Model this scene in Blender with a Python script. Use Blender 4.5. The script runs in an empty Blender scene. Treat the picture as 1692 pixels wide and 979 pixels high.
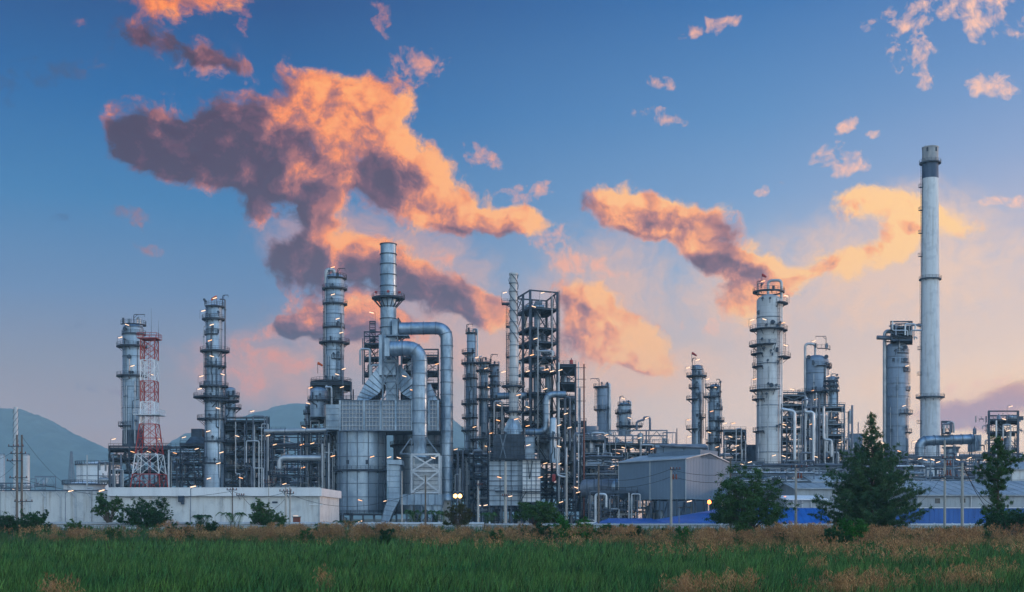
import bpy, math, random
import numpy as np
from mathutils import Vector, Matrix

# ------------------------------------------------------------------ scene, camera
scene = bpy.context.scene
COL = scene.collection
F = 2100.0          # focal length in photo pixels
HOR = 856.0         # horizon row
CAMZ = 2.2
FIELD = -1.2        # level of the wet field
R = math.radians

def X(px, d): return (px - 846.0) / F * d
def Z(py, d): return CAMZ + (HOR - py) / F * d

cam_d = bpy.data.cameras.new("camera")
cam_d.sensor_width = 36.0
cam_d.lens = 36.0 * F / 1692.0
cam_d.shift_y = (HOR - 489.5) / 1692.0
cam_d.clip_start = 0.5
cam_d.clip_end = 30000
cam = bpy.data.objects.new("camera", cam_d)
COL.objects.link(cam)
cam.location = (0, 0, CAMZ)
cam.rotation_euler = (R(90), 0, 0)
scene.camera = cam

vs = scene.view_settings
vs.view_transform = 'Standard'
vs.look = 'None'
vs.exposure = 0.0
vs.gamma = 1.0
vs.use_curve_mapping = False
scene.render.engine = 'CYCLES'
cy = scene.cycles
cy.use_denoising = True
try:
    cy.denoiser = 'OPENIMAGEDENOISE'
    cy.denoising_input_passes = 'RGB_ALBEDO_NORMAL'
except Exception:
    pass
cy.max_bounces = 5
cy.diffuse_bounces = 2
cy.glossy_bounces = 2
cy.transmission_bounces = 2
cy.transparent_max_bounces = 6
cy.volume_bounces = 1
cy.sample_clamp_indirect = 4.0
cy.use_light_tree = True

def hexlin(h):
    h = h.lstrip('#')
    out = []
    for i in (0, 2, 4):
        c = int(h[i:i+2], 16) / 255.0
        out.append(c / 12.92 if c <= 0.04045 else ((c + 0.055) / 1.055) ** 2.4)
    return tuple(out)

# ------------------------------------------------------------------ node helper
class NT:
    def __init__(self, tree):
        self.t = tree; self.n = tree.nodes; self.l = tree.links
    def new(self, typ, **kw):
        nd = self.n.new(typ)
        for k, v in kw.items(): setattr(nd, k, v)
        return nd
    def put(self, sock, v):
        if isinstance(v, bpy.types.NodeSocket): self.l.new(v, sock)
        elif v is not None: sock.default_value = v
    def math(self, op, a, b=None, c=None, clamp=False):
        nd = self.n.new('ShaderNodeMath'); nd.operation = op; nd.use_clamp = clamp
        self.put(nd.inputs[0], a)
        if b is not None: self.put(nd.inputs[1], b)
        if c is not None: self.put(nd.inputs[2], c)
        return nd.outputs[0]
    def vmath(self, op, a, b=None, out=0):
        nd = self.n.new('ShaderNodeVectorMath'); nd.operation = op
        self.put(nd.inputs[0], a)
        if b is not None: self.put(nd.inputs[1], b)
        return nd.outputs[out]
    def mix(self, f, a, b, blend='MIX'):
        nd = self.n.new('ShaderNodeMix'); nd.data_type = 'RGBA'; nd.blend_type = blend
        self.put(nd.inputs[0], f)
        for i, v in ((6, a), (7, b)):
            if isinstance(v, (tuple, list)) and len(v) == 3: v = (*v, 1)
            self.put(nd.inputs[i], v)
        return nd.outputs[2]
    def ramp(self, f, stops, interp='LINEAR'):
        nd = self.n.new('ShaderNodeValToRGB'); cr = nd.color_ramp; cr.interpolation = interp
        while len(cr.elements) < len(stops): cr.elements.new(0.5)
        for e, (p, c) in zip(cr.elements, stops):
            e.position = p
            if isinstance(c, (int, float)): c = (c, c, c)
            e.color = (*c, 1)
        self.put(nd.inputs[0], f)
        return nd.outputs[0]
    def rng(self, v, a, b, c, d, smooth=False):
        nd = self.n.new('ShaderNodeMapRange'); nd.clamp = True
        if smooth: nd.interpolation_type = 'SMOOTHSTEP'
        self.put(nd.inputs[0], v)
        for i, k in enumerate((a, b, c, d)): self.put(nd.inputs[i+1], k)
        return nd.outputs[0]
    def noise(self, vec, scale, detail=4, rough=0.55, dims='3D', dist=0.0):
        nd = self.n.new('ShaderNodeTexNoise'); nd.noise_dimensions = dims
        self.put(nd.inputs['Vector'], vec)
        nd.inputs['Scale'].default_value = scale
        nd.inputs['Detail'].default_value = detail
        nd.inputs['Roughness'].default_value = rough
        nd.inputs['Distortion'].default_value = dist
        return nd.outputs['Fac']

# ------------------------------------------------------------------ materials
MAT = {}
def mat(name, c1, c2=None, rough=0.6, metal=0.0, nscale=0.4, stretch=(1, 1, 1), seam=None, seamdark=0.6,
        emit=None, bump=0.0, fine=0.0, var=0.08, spec=0.5, sub=None, vseam=None, stain=0.0):
    m = bpy.data.materials.new(name); m.use_nodes = True
    t = NT(m.node_tree); t.n.clear()
    out = t.new('ShaderNodeOutputMaterial')
    b = t.new('ShaderNodeBsdfPrincipled')
    t.l.new(b.outputs[0], out.inputs[0])
    tc = t.new('ShaderNodeTexCoord').outputs['Object']
    v = t.vmath('MULTIPLY', tc, stretch)
    if c2 is None: c2 = tuple(x * 0.75 for x in c1)
    f = t.noise(v, nscale, 5, 0.6)
    f = t.rng(f, 0.35, 0.65, 0.0, 1.0)
    col = t.mix(f, c1, c2)
    if fine:
        f2 = t.noise(tc, 6.0, 3, 0.7)
        k = t.rng(f2, 0.3, 0.7, 1.0 - fine, 1.0 + fine)
        col = t.mix(1.0, col, _gray(t, k), 'MULTIPLY')
    if stain:
        f3 = t.noise(t.vmath('MULTIPLY', tc, (1, 1, .07)), 1.1, 4, .7)
        col = t.mix(t.math('MULTIPLY', t.rng(f3, .50, .72, 0, 1), stain), col, t.mix(1.0, col, (.50, .42, .36), 'MULTIPLY'))
        f4 = t.noise(tc, .35, 3, .6)
        col = t.mix(t.math('MULTIPLY', t.rng(f4, .52, .60, 0, 1), stain*.6), col, t.mix(1.0, col, (.62, .66, .72), 'MULTIPLY'))
    if seam or vseam:
        sp = t.new('ShaderNodeSeparateXYZ'); t.l.new(tc, sp.inputs[0])
        k = None
        if seam:
            fr = t.math('FRACT', t.math('DIVIDE', sp.outputs[2], seam))
            k = t.math('LESS_THAN', fr, 0.09 / seam * 1.2)
        if vseam:
            ang = t.math('ARCTAN2', sp.outputs[1], sp.outputs[0])
            fr = t.math('FRACT', t.math('MULTIPLY', ang, vseam / 6.2832))
            k2 = t.math('LESS_THAN', fr, 0.03)
            k = k2 if k is None else t.math('MAXIMUM', k, k2)
        col = t.mix(k, col, t.mix(1.0, col, (seamdark,) * 3, 'MULTIPLY'))
    if var:
        oi = t.new('ShaderNodeObjectInfo')
        k = t.rng(oi.outputs['Random'], 0, 1, 1 - var, 1 + var)
        col = t.mix(1.0, col, _gray(t, k), 'MULTIPLY')
    t.put(b.inputs['Base Color'], col)
    r = t.rng(f, 0, 1, rough * 0.85, min(1, rough * 1.15))
    t.put(b.inputs['Roughness'], r)
    b.inputs['Metallic'].default_value = metal
    b.inputs['Specular IOR Level'].default_value = spec
    if bump:
        bp = t.new('ShaderNodeBump'); bp.inputs['Strength'].default_value = bump
        bp.inputs['Distance'].default_value = 0.2
        t.l.new(t.noise(tc, 1.2, 4, 0.6), bp.inputs['Height'])
        t.l.new(bp.outputs[0], b.inputs['Normal'])
    if emit:
        b.inputs['Emission Color'].default_value = (*emit[0], 1)
        b.inputs['Emission Strength'].default_value = emit[1]
    MAT[name] = m
    return m
def _gray(t, k):
    nd = t.new('ShaderNodeCombineXYZ')
    for i in range(3): t.l.new(k, nd.inputs[i])
    return nd.outputs[0]

mat('cladding', (0.34, 0.43, 0.52), (0.18, 0.26, 0.35), 0.42, 0.55, 0.22, (1, 1, .25), seam=2.4, seamdark=0.62, fine=.06, vseam=9, stain=0.55)
mat('cladding_bright', (0.37, 0.47, 0.56), (0.20, 0.29, 0.39), 0.38, 0.55, 0.18, (1, 1, .4), fine=.07, bump=.15, stain=0.5)
mat('cladding_pale', (0.56, 0.58, 0.59), (0.42, 0.45, 0.48), 0.55, 0.15, 0.2, (1, 1, .3), seam=2.2, seamdark=0.72, fine=.05, vseam=8, stain=0.35)
mat('cladding_blue', (0.22, 0.29, 0.38), (0.16, 0.22, 0.30), 0.5, 0.4, 0.25, (1, 1, .2), seam=3.2, seamdark=0.6, fine=.05, stain=0.4)
mat('duct_metal', (0.33, 0.43, 0.53), (0.14, 0.22, 0.31), 0.36, 0.6, 0.35, (1, 1, .5), fine=.08, bump=.2, stain=0.6)
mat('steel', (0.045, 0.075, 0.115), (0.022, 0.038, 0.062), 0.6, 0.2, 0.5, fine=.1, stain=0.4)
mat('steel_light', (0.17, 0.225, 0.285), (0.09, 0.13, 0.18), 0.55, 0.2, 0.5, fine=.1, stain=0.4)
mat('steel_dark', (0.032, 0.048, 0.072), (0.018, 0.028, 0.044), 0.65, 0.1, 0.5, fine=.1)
mat('pipe_metal', (0.50, 0.53, 0.56), (0.34, 0.38, 0.42), 0.4, 0.5, 0.4, fine=.08, var=.25)
mat('pipe_dark', (0.16, 0.19, 0.24), (0.09, 0.11, 0.15), 0.5, 0.3, 0.4, fine=.08, var=.3)
mat('white_paint', (0.78, 0.79, 0.80), (0.66, 0.69, 0.71), 0.6, 0.0, 0.12, (1, 1, .3), fine=.04, stain=0.2)
mat('white_wall', (0.62, 0.63, 0.62), (0.50, 0.52, 0.52), 0.75, 0.0, 0.10, (1, 1, .2), fine=.05, stain=0.65)
mat('concrete', (0.36, 0.36, 0.35), (0.26, 0.26, 0.26), 0.85, 0.0, 0.3, (1, 1, .3), fine=.08)
mat('chimney_concrete', (0.66, 0.69, 0.71), (0.57, 0.61, 0.64), 0.8, 0.0, 0.16, (1, 1, .05), fine=.05, stain=0.6)
mat('chimney_band', (0.055, 0.09, 0.15), (0.03, 0.055, 0.10), 0.7, 0.0, 0.5, (1, 1, .2), fine=.2)
mat('chimney_tip', (0.36, 0.36, 0.36), (0.2, 0.22, 0.25), 0.7, 0.0, 0.6, (1, 1, .4), fine=.15)
mat('red_paint', (0.42, 0.035, 0.03), (0.30, 0.02, 0.02), 0.5, 0.0, 0.4)
mat('orange_fabric', (0.75, 0.13, 0.03), (0.6, 0.09, 0.02), 0.8, 0.0, 0.4)
mat('yellow_paint', (0.5, 0.35, 0.05), None, 0.5)
mat('shed_grey', (0.40, 0.44, 0.47), (0.33, 0.37, 0.40), 0.6, 0.1, 0.15, (1, 1, .3), fine=.04, stain=0.35)
mat('shed_blue_grey', (0.15, 0.22, 0.30), (0.12, 0.18, 0.25), 0.6, 0.1, 0.06, (1, 1, .3), fine=.03, stain=0.2)
mat('roof_metal', (0.42, 0.46, 0.49), (0.30, 0.34, 0.37), 0.5, 0.2, 0.15, fine=.05, stain=0.5)
mat('blue_roof', (0.008, 0.115, 0.42), (0.006, 0.090, 0.34), 0.45, 0.0, 0.2, fine=.05, stain=0.3)
mat('wood_pole', (0.16, 0.14, 0.12), (0.09, 0.08, 0.075), 0.9, 0.0, 1.0, (1, 1, .2), fine=.2)
mat('concrete_pole', (0.42, 0.42, 0.39), (0.30, 0.30, 0.29), 0.85, 0.0, 0.6, (1, 1, .3), fine=.1)
mat('black_rubber', (0.02, 0.02, 0.022), None, 0.6)
mat('brown_clay', (0.20, 0.05, 0.03), None, 0.5)
mat('lamp_white', (0.9, 0.9, 0.85), None, 0.4, emit=((1.0, 0.56, 0.26), 2.0), var=0)
mat('lamp_warm', (0.9, 0.8, 0.6), None, 0.4, emit=((1.0, 0.40, 0.11), 2.2), var=0)
mat('lamp_yellow', (0.9, 0.8, 0.5), None, 0.4, emit=((1.0, 0.50, 0.10), 8.0), var=0)
mat('lamp_orange', (0.9, 0.5, 0.3), None, 0.4, emit=((1.0, 0.17, 0.02), 9.0), var=0)
mat('bark', (0.11, 0.085, 0.065), (0.06, 0.05, 0.04), 0.95, 0.0, 2.0, (1, 1, .3), fine=.2)
mat('car_paint', (0.75, 0.77, 0.78), None, 0.3)
mat('glass_dark', (0.03, 0.04, 0.05), None, 0.1)

def leafmat(name, c1, c2, scale=1.0, rough=.6, trans=.25, var=(.5, 1.55)):
    m = bpy.data.materials.new(name); m.use_nodes = True
    t = NT(m.node_tree); t.n.clear()
    out = t.new('ShaderNodeOutputMaterial')
    g = t.new('ShaderNodeNewGeometry')
    f = t.rng(t.noise(g.outputs['Position'], scale, 3, .6), .35, .65, 0, 1)
    col = t.mix(f, c1, c2)
    f2 = t.rng(g.outputs['Random Per Island'], 0, 1, *var)
    col = t.mix(1.0, col, _gray(t, f2), 'MULTIPLY')
    b = t.new('ShaderNodeBsdfPrincipled'); t.put(b.inputs['Base Color'], col)
    b.inputs['Roughness'].default_value = rough
    b.inputs['Specular IOR Level'].default_value = .25
    tr = t.new('ShaderNodeBsdfTranslucent'); t.put(tr.inputs['Color'], col)
    ms = t.new('ShaderNodeMixShader'); ms.inputs[0].default_value = trans
    t.l.new(b.outputs[0], ms.inputs[1]); t.l.new(tr.outputs[0], ms.inputs[2])
    t.l.new(ms.outputs[0], out.inputs[0])
    MAT[name] = m
leafmat('leaf_grass', (0.014, 0.085, 0.026), (0.065, 0.150, 0.032), .30, var=(.15, 2.2), trans=.15)
leafmat('leaf_dark', (0.012, 0.060, 0.022), (0.022, 0.085, 0.026), .5)
leafmat('leaf_mid', (0.030, 0.100, 0.030), (0.055, 0.130, 0.035), .5)
leafmat('leaf_bright', (0.020, 0.130, 0.020), (0.04, 0.17, 0.025), .6)
leafmat('leaf_needle', (0.030, 0.100, 0.046), (0.065, 0.135, 0.048), .4)
leafmat('leaf_brownish', (0.075, 0.075, 0.035), (0.05, 0.08, 0.03), .4)
leafmat('reed_plume', (0.46, 0.27, 0.115), (0.24, 0.125, 0.06), .3)
leafmat('reed_stem', (0.16, 0.15, 0.045), (0.06, 0.11, 0.03), .5)

# ------------------------------------------------------------------ mesh builder
class MB:
    def __init__(self):
        self.v = []; self.f = []; self.s = []; self.fl = []
    def _add(self, vs_, fs_, smooth):
        o = len(self.v)
        self.v.extend(vs_)
        for q in fs_:
            self.f.append(tuple(i + o for i in q)); self.s.append(smooth)
    def box(self, x0, x1, y0, y1, z0, z1):
        self._add([(x0,y0,z0),(x1,y0,z0),(x1,y1,z0),(x0,y1,z0),(x0,y0,z1),(x1,y0,z1),(x1,y1,z1),(x0,y1,z1)],
                  [(0,3,2,1),(4,5,6,7),(0,1,5,4),(1,2,6,5),(2,3,7,6),(3,0,4,7)], False)
        return self
    def cbox(self, c, sx, sy, sz, rz=0.0, ry=0.0):
        M = Matrix.Rotation(rz, 3, 'Z') @ Matrix.Rotation(ry, 3, 'Y')
        vv = []
        for z in (-.5, .5):
            for x, y in ((-.5,-.5),(.5,-.5),(.5,.5),(-.5,.5)):
                p = M @ Vector((x*sx, y*sy, z*sz)); vv.append((c[0]+p.x, c[1]+p.y, c[2]+p.z))
        self._add(vv, [(0,3,2,1),(4,5,6,7),(0,1,5,4),(1,2,6,5),(2,3,7,6),(3,0,4,7)], False)
        return self
    def beam(self, p0, p1, w=.3, h=None):
        h = h or w
        p0 = Vector(p0); p1 = Vector(p1); d = p1 - p0
        if d.length < 1e-4: return self
        d.normalize()
        up = Vector((0,0,1)) if abs(d.z) < .95 else Vector((0,1,0))
        a = d.cross(up).normalized(); b = a.cross(d).normalized()
        vv = []
        for p in (p0, p1):
            for i, j in ((-1,-1),(1,-1),(1,1),(-1,1)):
                q = p + a*(i*w/2) + b*(j*h/2); vv.append(tuple(q))
        self._add(vv, [(0,1,2,3),(7,6,5,4),(0,4,5,1),(1,5,6,2),(2,6,7,3),(3,7,4,0)], False)
        return self
    def tube(self, p0, p1, r0, r1=None, n=6, caps=True):
        return self.path([p0, p1], [r0, r0 if r1 is None else r1], n, caps)
    def path(self, pts, rad, n=8, caps=True, smooth=True):
        pts = [Vector(p) for p in pts]
        if not isinstance(rad, (list, tuple)): rad = [rad]*len(pts)
        t0 = (pts[1]-pts[0]).normalized()
        up = Vector((0,0,1)) if abs(t0.z) < .9 else Vector((0,1,0))
        a = t0.cross(up).normalized()
        vv = []; ff = []
        for k, p in enumerate(pts):
            if k == 0: t = t0
            elif k == len(pts)-1: t = (pts[k]-pts[k-1]).normalized()
            else: t = ((pts[k+1]-p).normalized() + (p-pts[k-1]).normalized()).normalized()
            a = (a - t*a.dot(t)).normalized(); b = t.cross(a)
            for i in range(n):
                an = 2*math.pi*i/n
                q = p + (a*math.cos(an) + b*math.sin(an))*rad[k]; vv.append(tuple(q))
        for k in range(len(pts)-1):
            for i in range(n):
                j = (i+1) % n
                ff.append((k*n+i, k*n+j, (k+1)*n+j, (k+1)*n+i))
        self._add(vv, ff, smooth)
        if caps:
            m = (len(pts)-1)*n
            self._add([vv[i] for i in range(n)], [tuple(range(n-1,-1,-1))], False)
            self._add([vv[m+i] for i in range(n)], [tuple(range(n))], False)
        return self
    def pipe(self, pts, r, n=8, bend=None, flange=0, seg=5):
        pts = [Vector(p) for p in pts]
        bend = bend or r*2.2
        out = [pts[0]]
        for k in range(1, len(pts)-1):
            p = pts[k]; d0 = (pts[k-1]-p); d1 = (pts[k+1]-p)
            l = min(bend, d0.length*.49, d1.length*.49)
            a = p + d0.normalized()*l; b = p + d1.normalized()*l
            for i in range(seg+1):
                u = i/seg
                out.append(a*(1-u)**2 + p*2*u*(1-u) + b*u*u)
        out.append(pts[-1])
        self.path(out, r, n)
        if flange:
            acc = 0; nxt = flange
            for k in range(len(out)-1):
                L = (out[k+1]-out[k]).length
                while acc + L > nxt:
                    q = out[k].lerp(out[k+1], (nxt-acc)/L); t = (out[k+1]-out[k]).normalized()
                    self.fl.append((q - t*.11, q + t*.11, r + .16, n))
                    nxt += flange
                acc += L
        return self
    def lathe(self, prof, cx, cy_, n=24, smooth=True):
        vv = []; ff = []
        for r, z in prof:
            for i in range(n):
                a = 2*math.pi*i/n
                vv.append((cx + r*math.cos(a), cy_ + r*math.sin(a), z))
        for k in range(len(prof)-1):
            for i in range(n):
                j = (i+1) % n
                ff.append((k*n+i, k*n+j, (k+1)*n+j, (k+1)*n+i))
        if prof[0][0] > 1e-6: ff.append(tuple(range(n-1,-1,-1)))
        if prof[-1][0] > 1e-6: ff.append(tuple((len(prof)-1)*n+i for i in range(n)))
        self._add(vv, ff, smooth)
        return self
    def prism(self, poly, axis, a, b):
        """poly of 2D points extruded between a and b along axis 'y' (poly = x,z) or 'z' (poly = x,y) or 'x' (poly = y,z)"""
        n = len(poly); vv = []
        for t in (a, b):
            for p, q in poly:
                vv.append((p, t, q) if axis == 'y' else (p, q, t) if axis == 'z' else (t, p, q))
        ff = [tuple(range(n)), tuple(range(2*n-1, n-1, -1))]
        for i in range(n):
            j = (i+1) % n
            ff.append((i, n+i, n+j, j))
        self._add(vv, ff, False)
        return self
    def build(self, name, m, parent=None):
        me = bpy.data.meshes.new(name)
        o = bpy.data.objects.new(name, me)
        COL.objects.link(o)
        off = root_loc(parent) if parent else Vector((0,0,0))
        me.from_pydata([(x-off.x, y-off.y, z-off.z) for x, y, z in self.v], [], self.f)
        me.polygons.foreach_set('use_smooth', self.s)
        me.validate()
        me.update()
        if any(self.s):
            try: me.set_sharp_from_angle(angle=R(38))
            except Exception: pass
        for x in (m if isinstance(m, (list, tuple)) else [m]):
            me.materials.append(MAT[x] if isinstance(x, str) else x)
        if parent: o.parent = parent
        for a, b, r, n in self.fl:
            q = MB(); q.path([a, b], r, n); q.build('flange', 'steel_light', o)
        return o
def fixnormals(o):
    import bmesh
    bm = bmesh.new(); bm.from_mesh(o.data)
    bmesh.ops.recalc_face_normals(bm, faces=bm.faces); bm.to_mesh(o.data); bm.free()

ROOT = {}
def root_loc(o):
    v = Vector((0, 0, 0))
    while o is not None:
        v += Vector(o.location); o = o.parent
    return v
def thing(name, label, cat, loc, group=None):
    o = bpy.data.objects.new(name, None); COL.objects.link(o)
    o.location = loc; o.empty_display_size = 1
    o['label'] = label; o['category'] = cat
    if group: o['group'] = group
    return o
def tag(o, label=None, cat=None, group=None, kind=None):
    if label: o['label'] = label
    if cat: o['category'] = cat
    if group: o['group'] = group
    if kind: o['kind'] = kind
    return o

# ------------------------------------------------------------------ lamps
_lamp_cache = {}
def lamp_meshes(kind):
    if kind in _lamp_cache: return _lamp_cache[kind]
    sgn = -1 if 'l' in kind else 1
    tilt = R(-16) * sgn
    a = MB(); c = math.cos(tilt); s_ = math.sin(tilt)
    a.cbox((0, .03, .11), 1.2, .2, .06, ry=tilt)
    # curved arm and post rising from the deck
    a.pipe([(-1.0*sgn, .15, -2.2), (-1.0*sgn, .15, .15), (-.55*sgn, .12, .32), (0, .12, .18)], .035, 5, bend=.4)
    b = MB(); b.cbox((0, -.02, 0), 1.15, .22, .16, ry=tilt)
    r = []
    for mb, m in ((a, 'steel_dark'), (b, 'lamp_warm' if 'w' in kind else 'lamp_white')):
        o = mb.build('lamp', m); r.append(o.data)
        bpy.data.objects.remove(o)
    _lamp_cache[kind] = r
    return r
def lamp(parent, px, py, d, kind='r'):
    me = lamp_meshes(kind)
    p = Vector((X(px, d), d, Z(py, d)))
    o = bpy.data.objects.new('lamp', me[0]); COL.objects.link(o); o.parent = parent
    o.location = p - root_loc(parent)
    t = bpy.data.objects.new('lamp_tube', me[1]); COL.objects.link(t); t.parent = o
    return o
def lamps(parent, d, pts):
    for i, q in enumerate(pts):
        k = q[3] if len(q) > 3 else ('r' if (q[0]*7+q[1]) % 3 else 'l')
        if (q[0]*3+q[1]*5) % 4 == 0: k += 'w'
        lamp(parent, q[0], q[1], q[2] if len(q) > 2 and q[2] else d, k)

# ------------------------------------------------------------------ towers
def railing_ring(mb, cx, cyy, r, z, n=None, h=1.1, t=.045):
    n = n or max(10, int(2*math.pi*r/1.3))
    pts = [(cx + r*math.cos(2*math.pi*i/n), cyy + r*math.sin(2*math.pi*i/n)) for i in range(n)]
    for i in range(n):
        x0, y0 = pts[i]; x1, y1 = pts[(i+1) % n]
        mb.tube((x0, y0, z), (x0, y0, z+h), t, n=4, caps=False)
        mb.tube((x0, y0, z+h), (x1, y1, z+h), t, n=4, caps=False)
        mb.tube((x0, y0, z+h*.55), (x1, y1, z+h*.55), t*.8, n=4, caps=False)
        mb.beam((x0, y0, z+.1), (x1, y1, z+.1), .03, .2)
def railing_poly(mb, pts, z, h=1.1, t=.045, closed=True):
    m = len(pts)
    for i in range(m if closed else m-1):
        p = Vector((*pts[i], 0)); q = Vector((*pts[(i+1) % m], 0))
        L = (q-p).length; k = max(1, int(L/1.5))
        mb.tube((p.x, p.y, z+h), (q.x, q.y, z+h), t, n=4, caps=False)
        mb.tube((p.x, p.y, z+h*.55), (q.x, q.y, z+h*.55), t*.8, n=4, caps=False)
        for j in range(k):
            w = p.lerp(q, j/k); mb.tube((w.x, w.y, z), (w.x, w.y, z+h), t, n=4, caps=False)

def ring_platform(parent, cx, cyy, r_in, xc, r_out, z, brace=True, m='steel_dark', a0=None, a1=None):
    """annular deck; a0..a1 limit it to a sector (angles from +x, the viewer is at -pi/2)"""
    full = a0 is None
    if full: a0, a1 = 0.0, 2*math.pi; n = 24
    else: n = max(4, int((a1-a0)/.26))
    mb = MB(); vv = []; ff = []
    ang = [a0 + (a1-a0)*i/n for i in range(n if full else n+1)]
    k = len(ang)
    for zz in (z-.28, z):
        for a in ang: vv.append((cx + (r_in-.02)*math.cos(a), cyy + (r_in-.02)*math.sin(a), zz))
        for a in ang: vv.append((xc + r_out*math.cos(a), cyy + r_out*math.sin(a), zz))
    for i in range(k if full else k-1):
        j = (i+1) % k
        ff += [(i, j, k+j, k+i), (2*k+j, 2*k+i, 3*k+i, 3*k+j), (k+i, k+j, 3*k+j, 3*k+i), (j, i, 2*k+i, 2*k+j)]
    if not full:
        ff += [(0, k, 3*k, 2*k), (k-1, 2*k-1, 4*k-1, 3*k-1)]
    mb._add(vv, ff, False)
    if brace:
        for i in range(0, k, 3):
            a = ang[i]
            p = (xc + r_out*.92*math.cos(a), cyy + r_out*.92*math.sin(a), z-.2)
            dl = math.hypot(p[0]-cx, p[1]-cyy) - r_in
            if dl > .5:
                q = (cx + r_in*math.cos(a), cyy + r_in*math.sin(a), z-.2-min(dl, 2.0)*.9)
                mb.beam(p, q, .14)
    o = mb.build('platform', m, parent)
    rl = MB()
    if full: railing_ring(rl, xc, cyy, r_out-.05, z)
    else: railing_poly(rl, [(cx+r_in*math.cos(a0), cyy+r_in*math.sin(a0))]+[(xc + (r_out-.05)*math.cos(a), cyy + (r_out-.05)*math.sin(a)) for a in ang]+[(cx+r_in*math.cos(a1), cyy+r_in*math.sin(a1))], z, closed=False)
    rl.build('railing', m, o)
    return o

def ladder_mb(mb, x, y, z0, z1, cage=True):
    mb.tube((x-.25, y, z0), (x-.25, y, z1), .045, n=4); mb.tube((x+.25, y, z0), (x+.25, y, z1), .045, n=4)
    k = int((z1-z0)/.6)
    for i in range(k): mb.tube((x-.25, y, z0+.3+i*.6), (x+.25, y, z0+.3+i*.6), .03, n=3)
    if cage:
        z = z0 + 2.2
        while z < z1:
            pts = [(x + .42*math.cos(a), y + .5*math.sin(a)-.2, z) for a in [math.pi*j/5 + math.pi for j in range(6)]]
            mb.path(pts, .035, 3, False); z += 1.1
        for a in (1.25*math.pi, 1.5*math.pi, 1.75*math.pi):
            mb.tube((x + .42*math.cos(a), y+.5*math.sin(a)-.2, z0+2.2), (x + .42*math.cos(a), y+.5*math.sin(a)-.2, z1), .025, n=3)

def davit(parent, px, py_top, py_bot, px_end, d, r=.11, m='steel'):
    mb = MB()
    mb.pipe([(X(px,d), d, Z(py_bot,d)), (X(px,d), d, Z(py_top,d)), (X(px_end,d), d, Z(py_top,d))], r, 6, bend=.5)
    mb.tube((X(px_end,d), d, Z(py_top,d)), (X(px_end,d), d, Z(py_top,d)-.7), .06, n=5)
    x1 = px + (px_end-px)*.35
    mb.beam((X(px,d), d, Z(py_top,d)-1.1), (X(x1,d), d, Z(py_top,d)-.05), .12)
    mb.build('davit', m, parent)

def windsock(label, px, py, d, w=10, m='orange_fabric', up=True):
    t = thing('windsock', label, 'windsock', (X(px,d), d, Z(py,d)-2.2))
    mb = MB(); mb.tube((X(px,d), d, Z(py,d)-2.2), (X(px,d), d, Z(py,d)+1.0), .07, n=6); mb.build('pole', 'steel', t)
    mb = MB(); s = d/F
    x0 = X(px,d); z0 = Z(py,d)+.8
    sg = 1 if w > 0 else -1; L = abs(w)*s
    pts = []; rr = []
    for i in range(7):
        u = i/6
        pts.append((x0 + sg*L*u, d-.05, z0 - (.55*L*(u**1.4)))); rr.append(.48*(1-.45*u))
    mb.path(pts, rr, 10, True); mb.build('sock', m, t)
    return t

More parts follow.
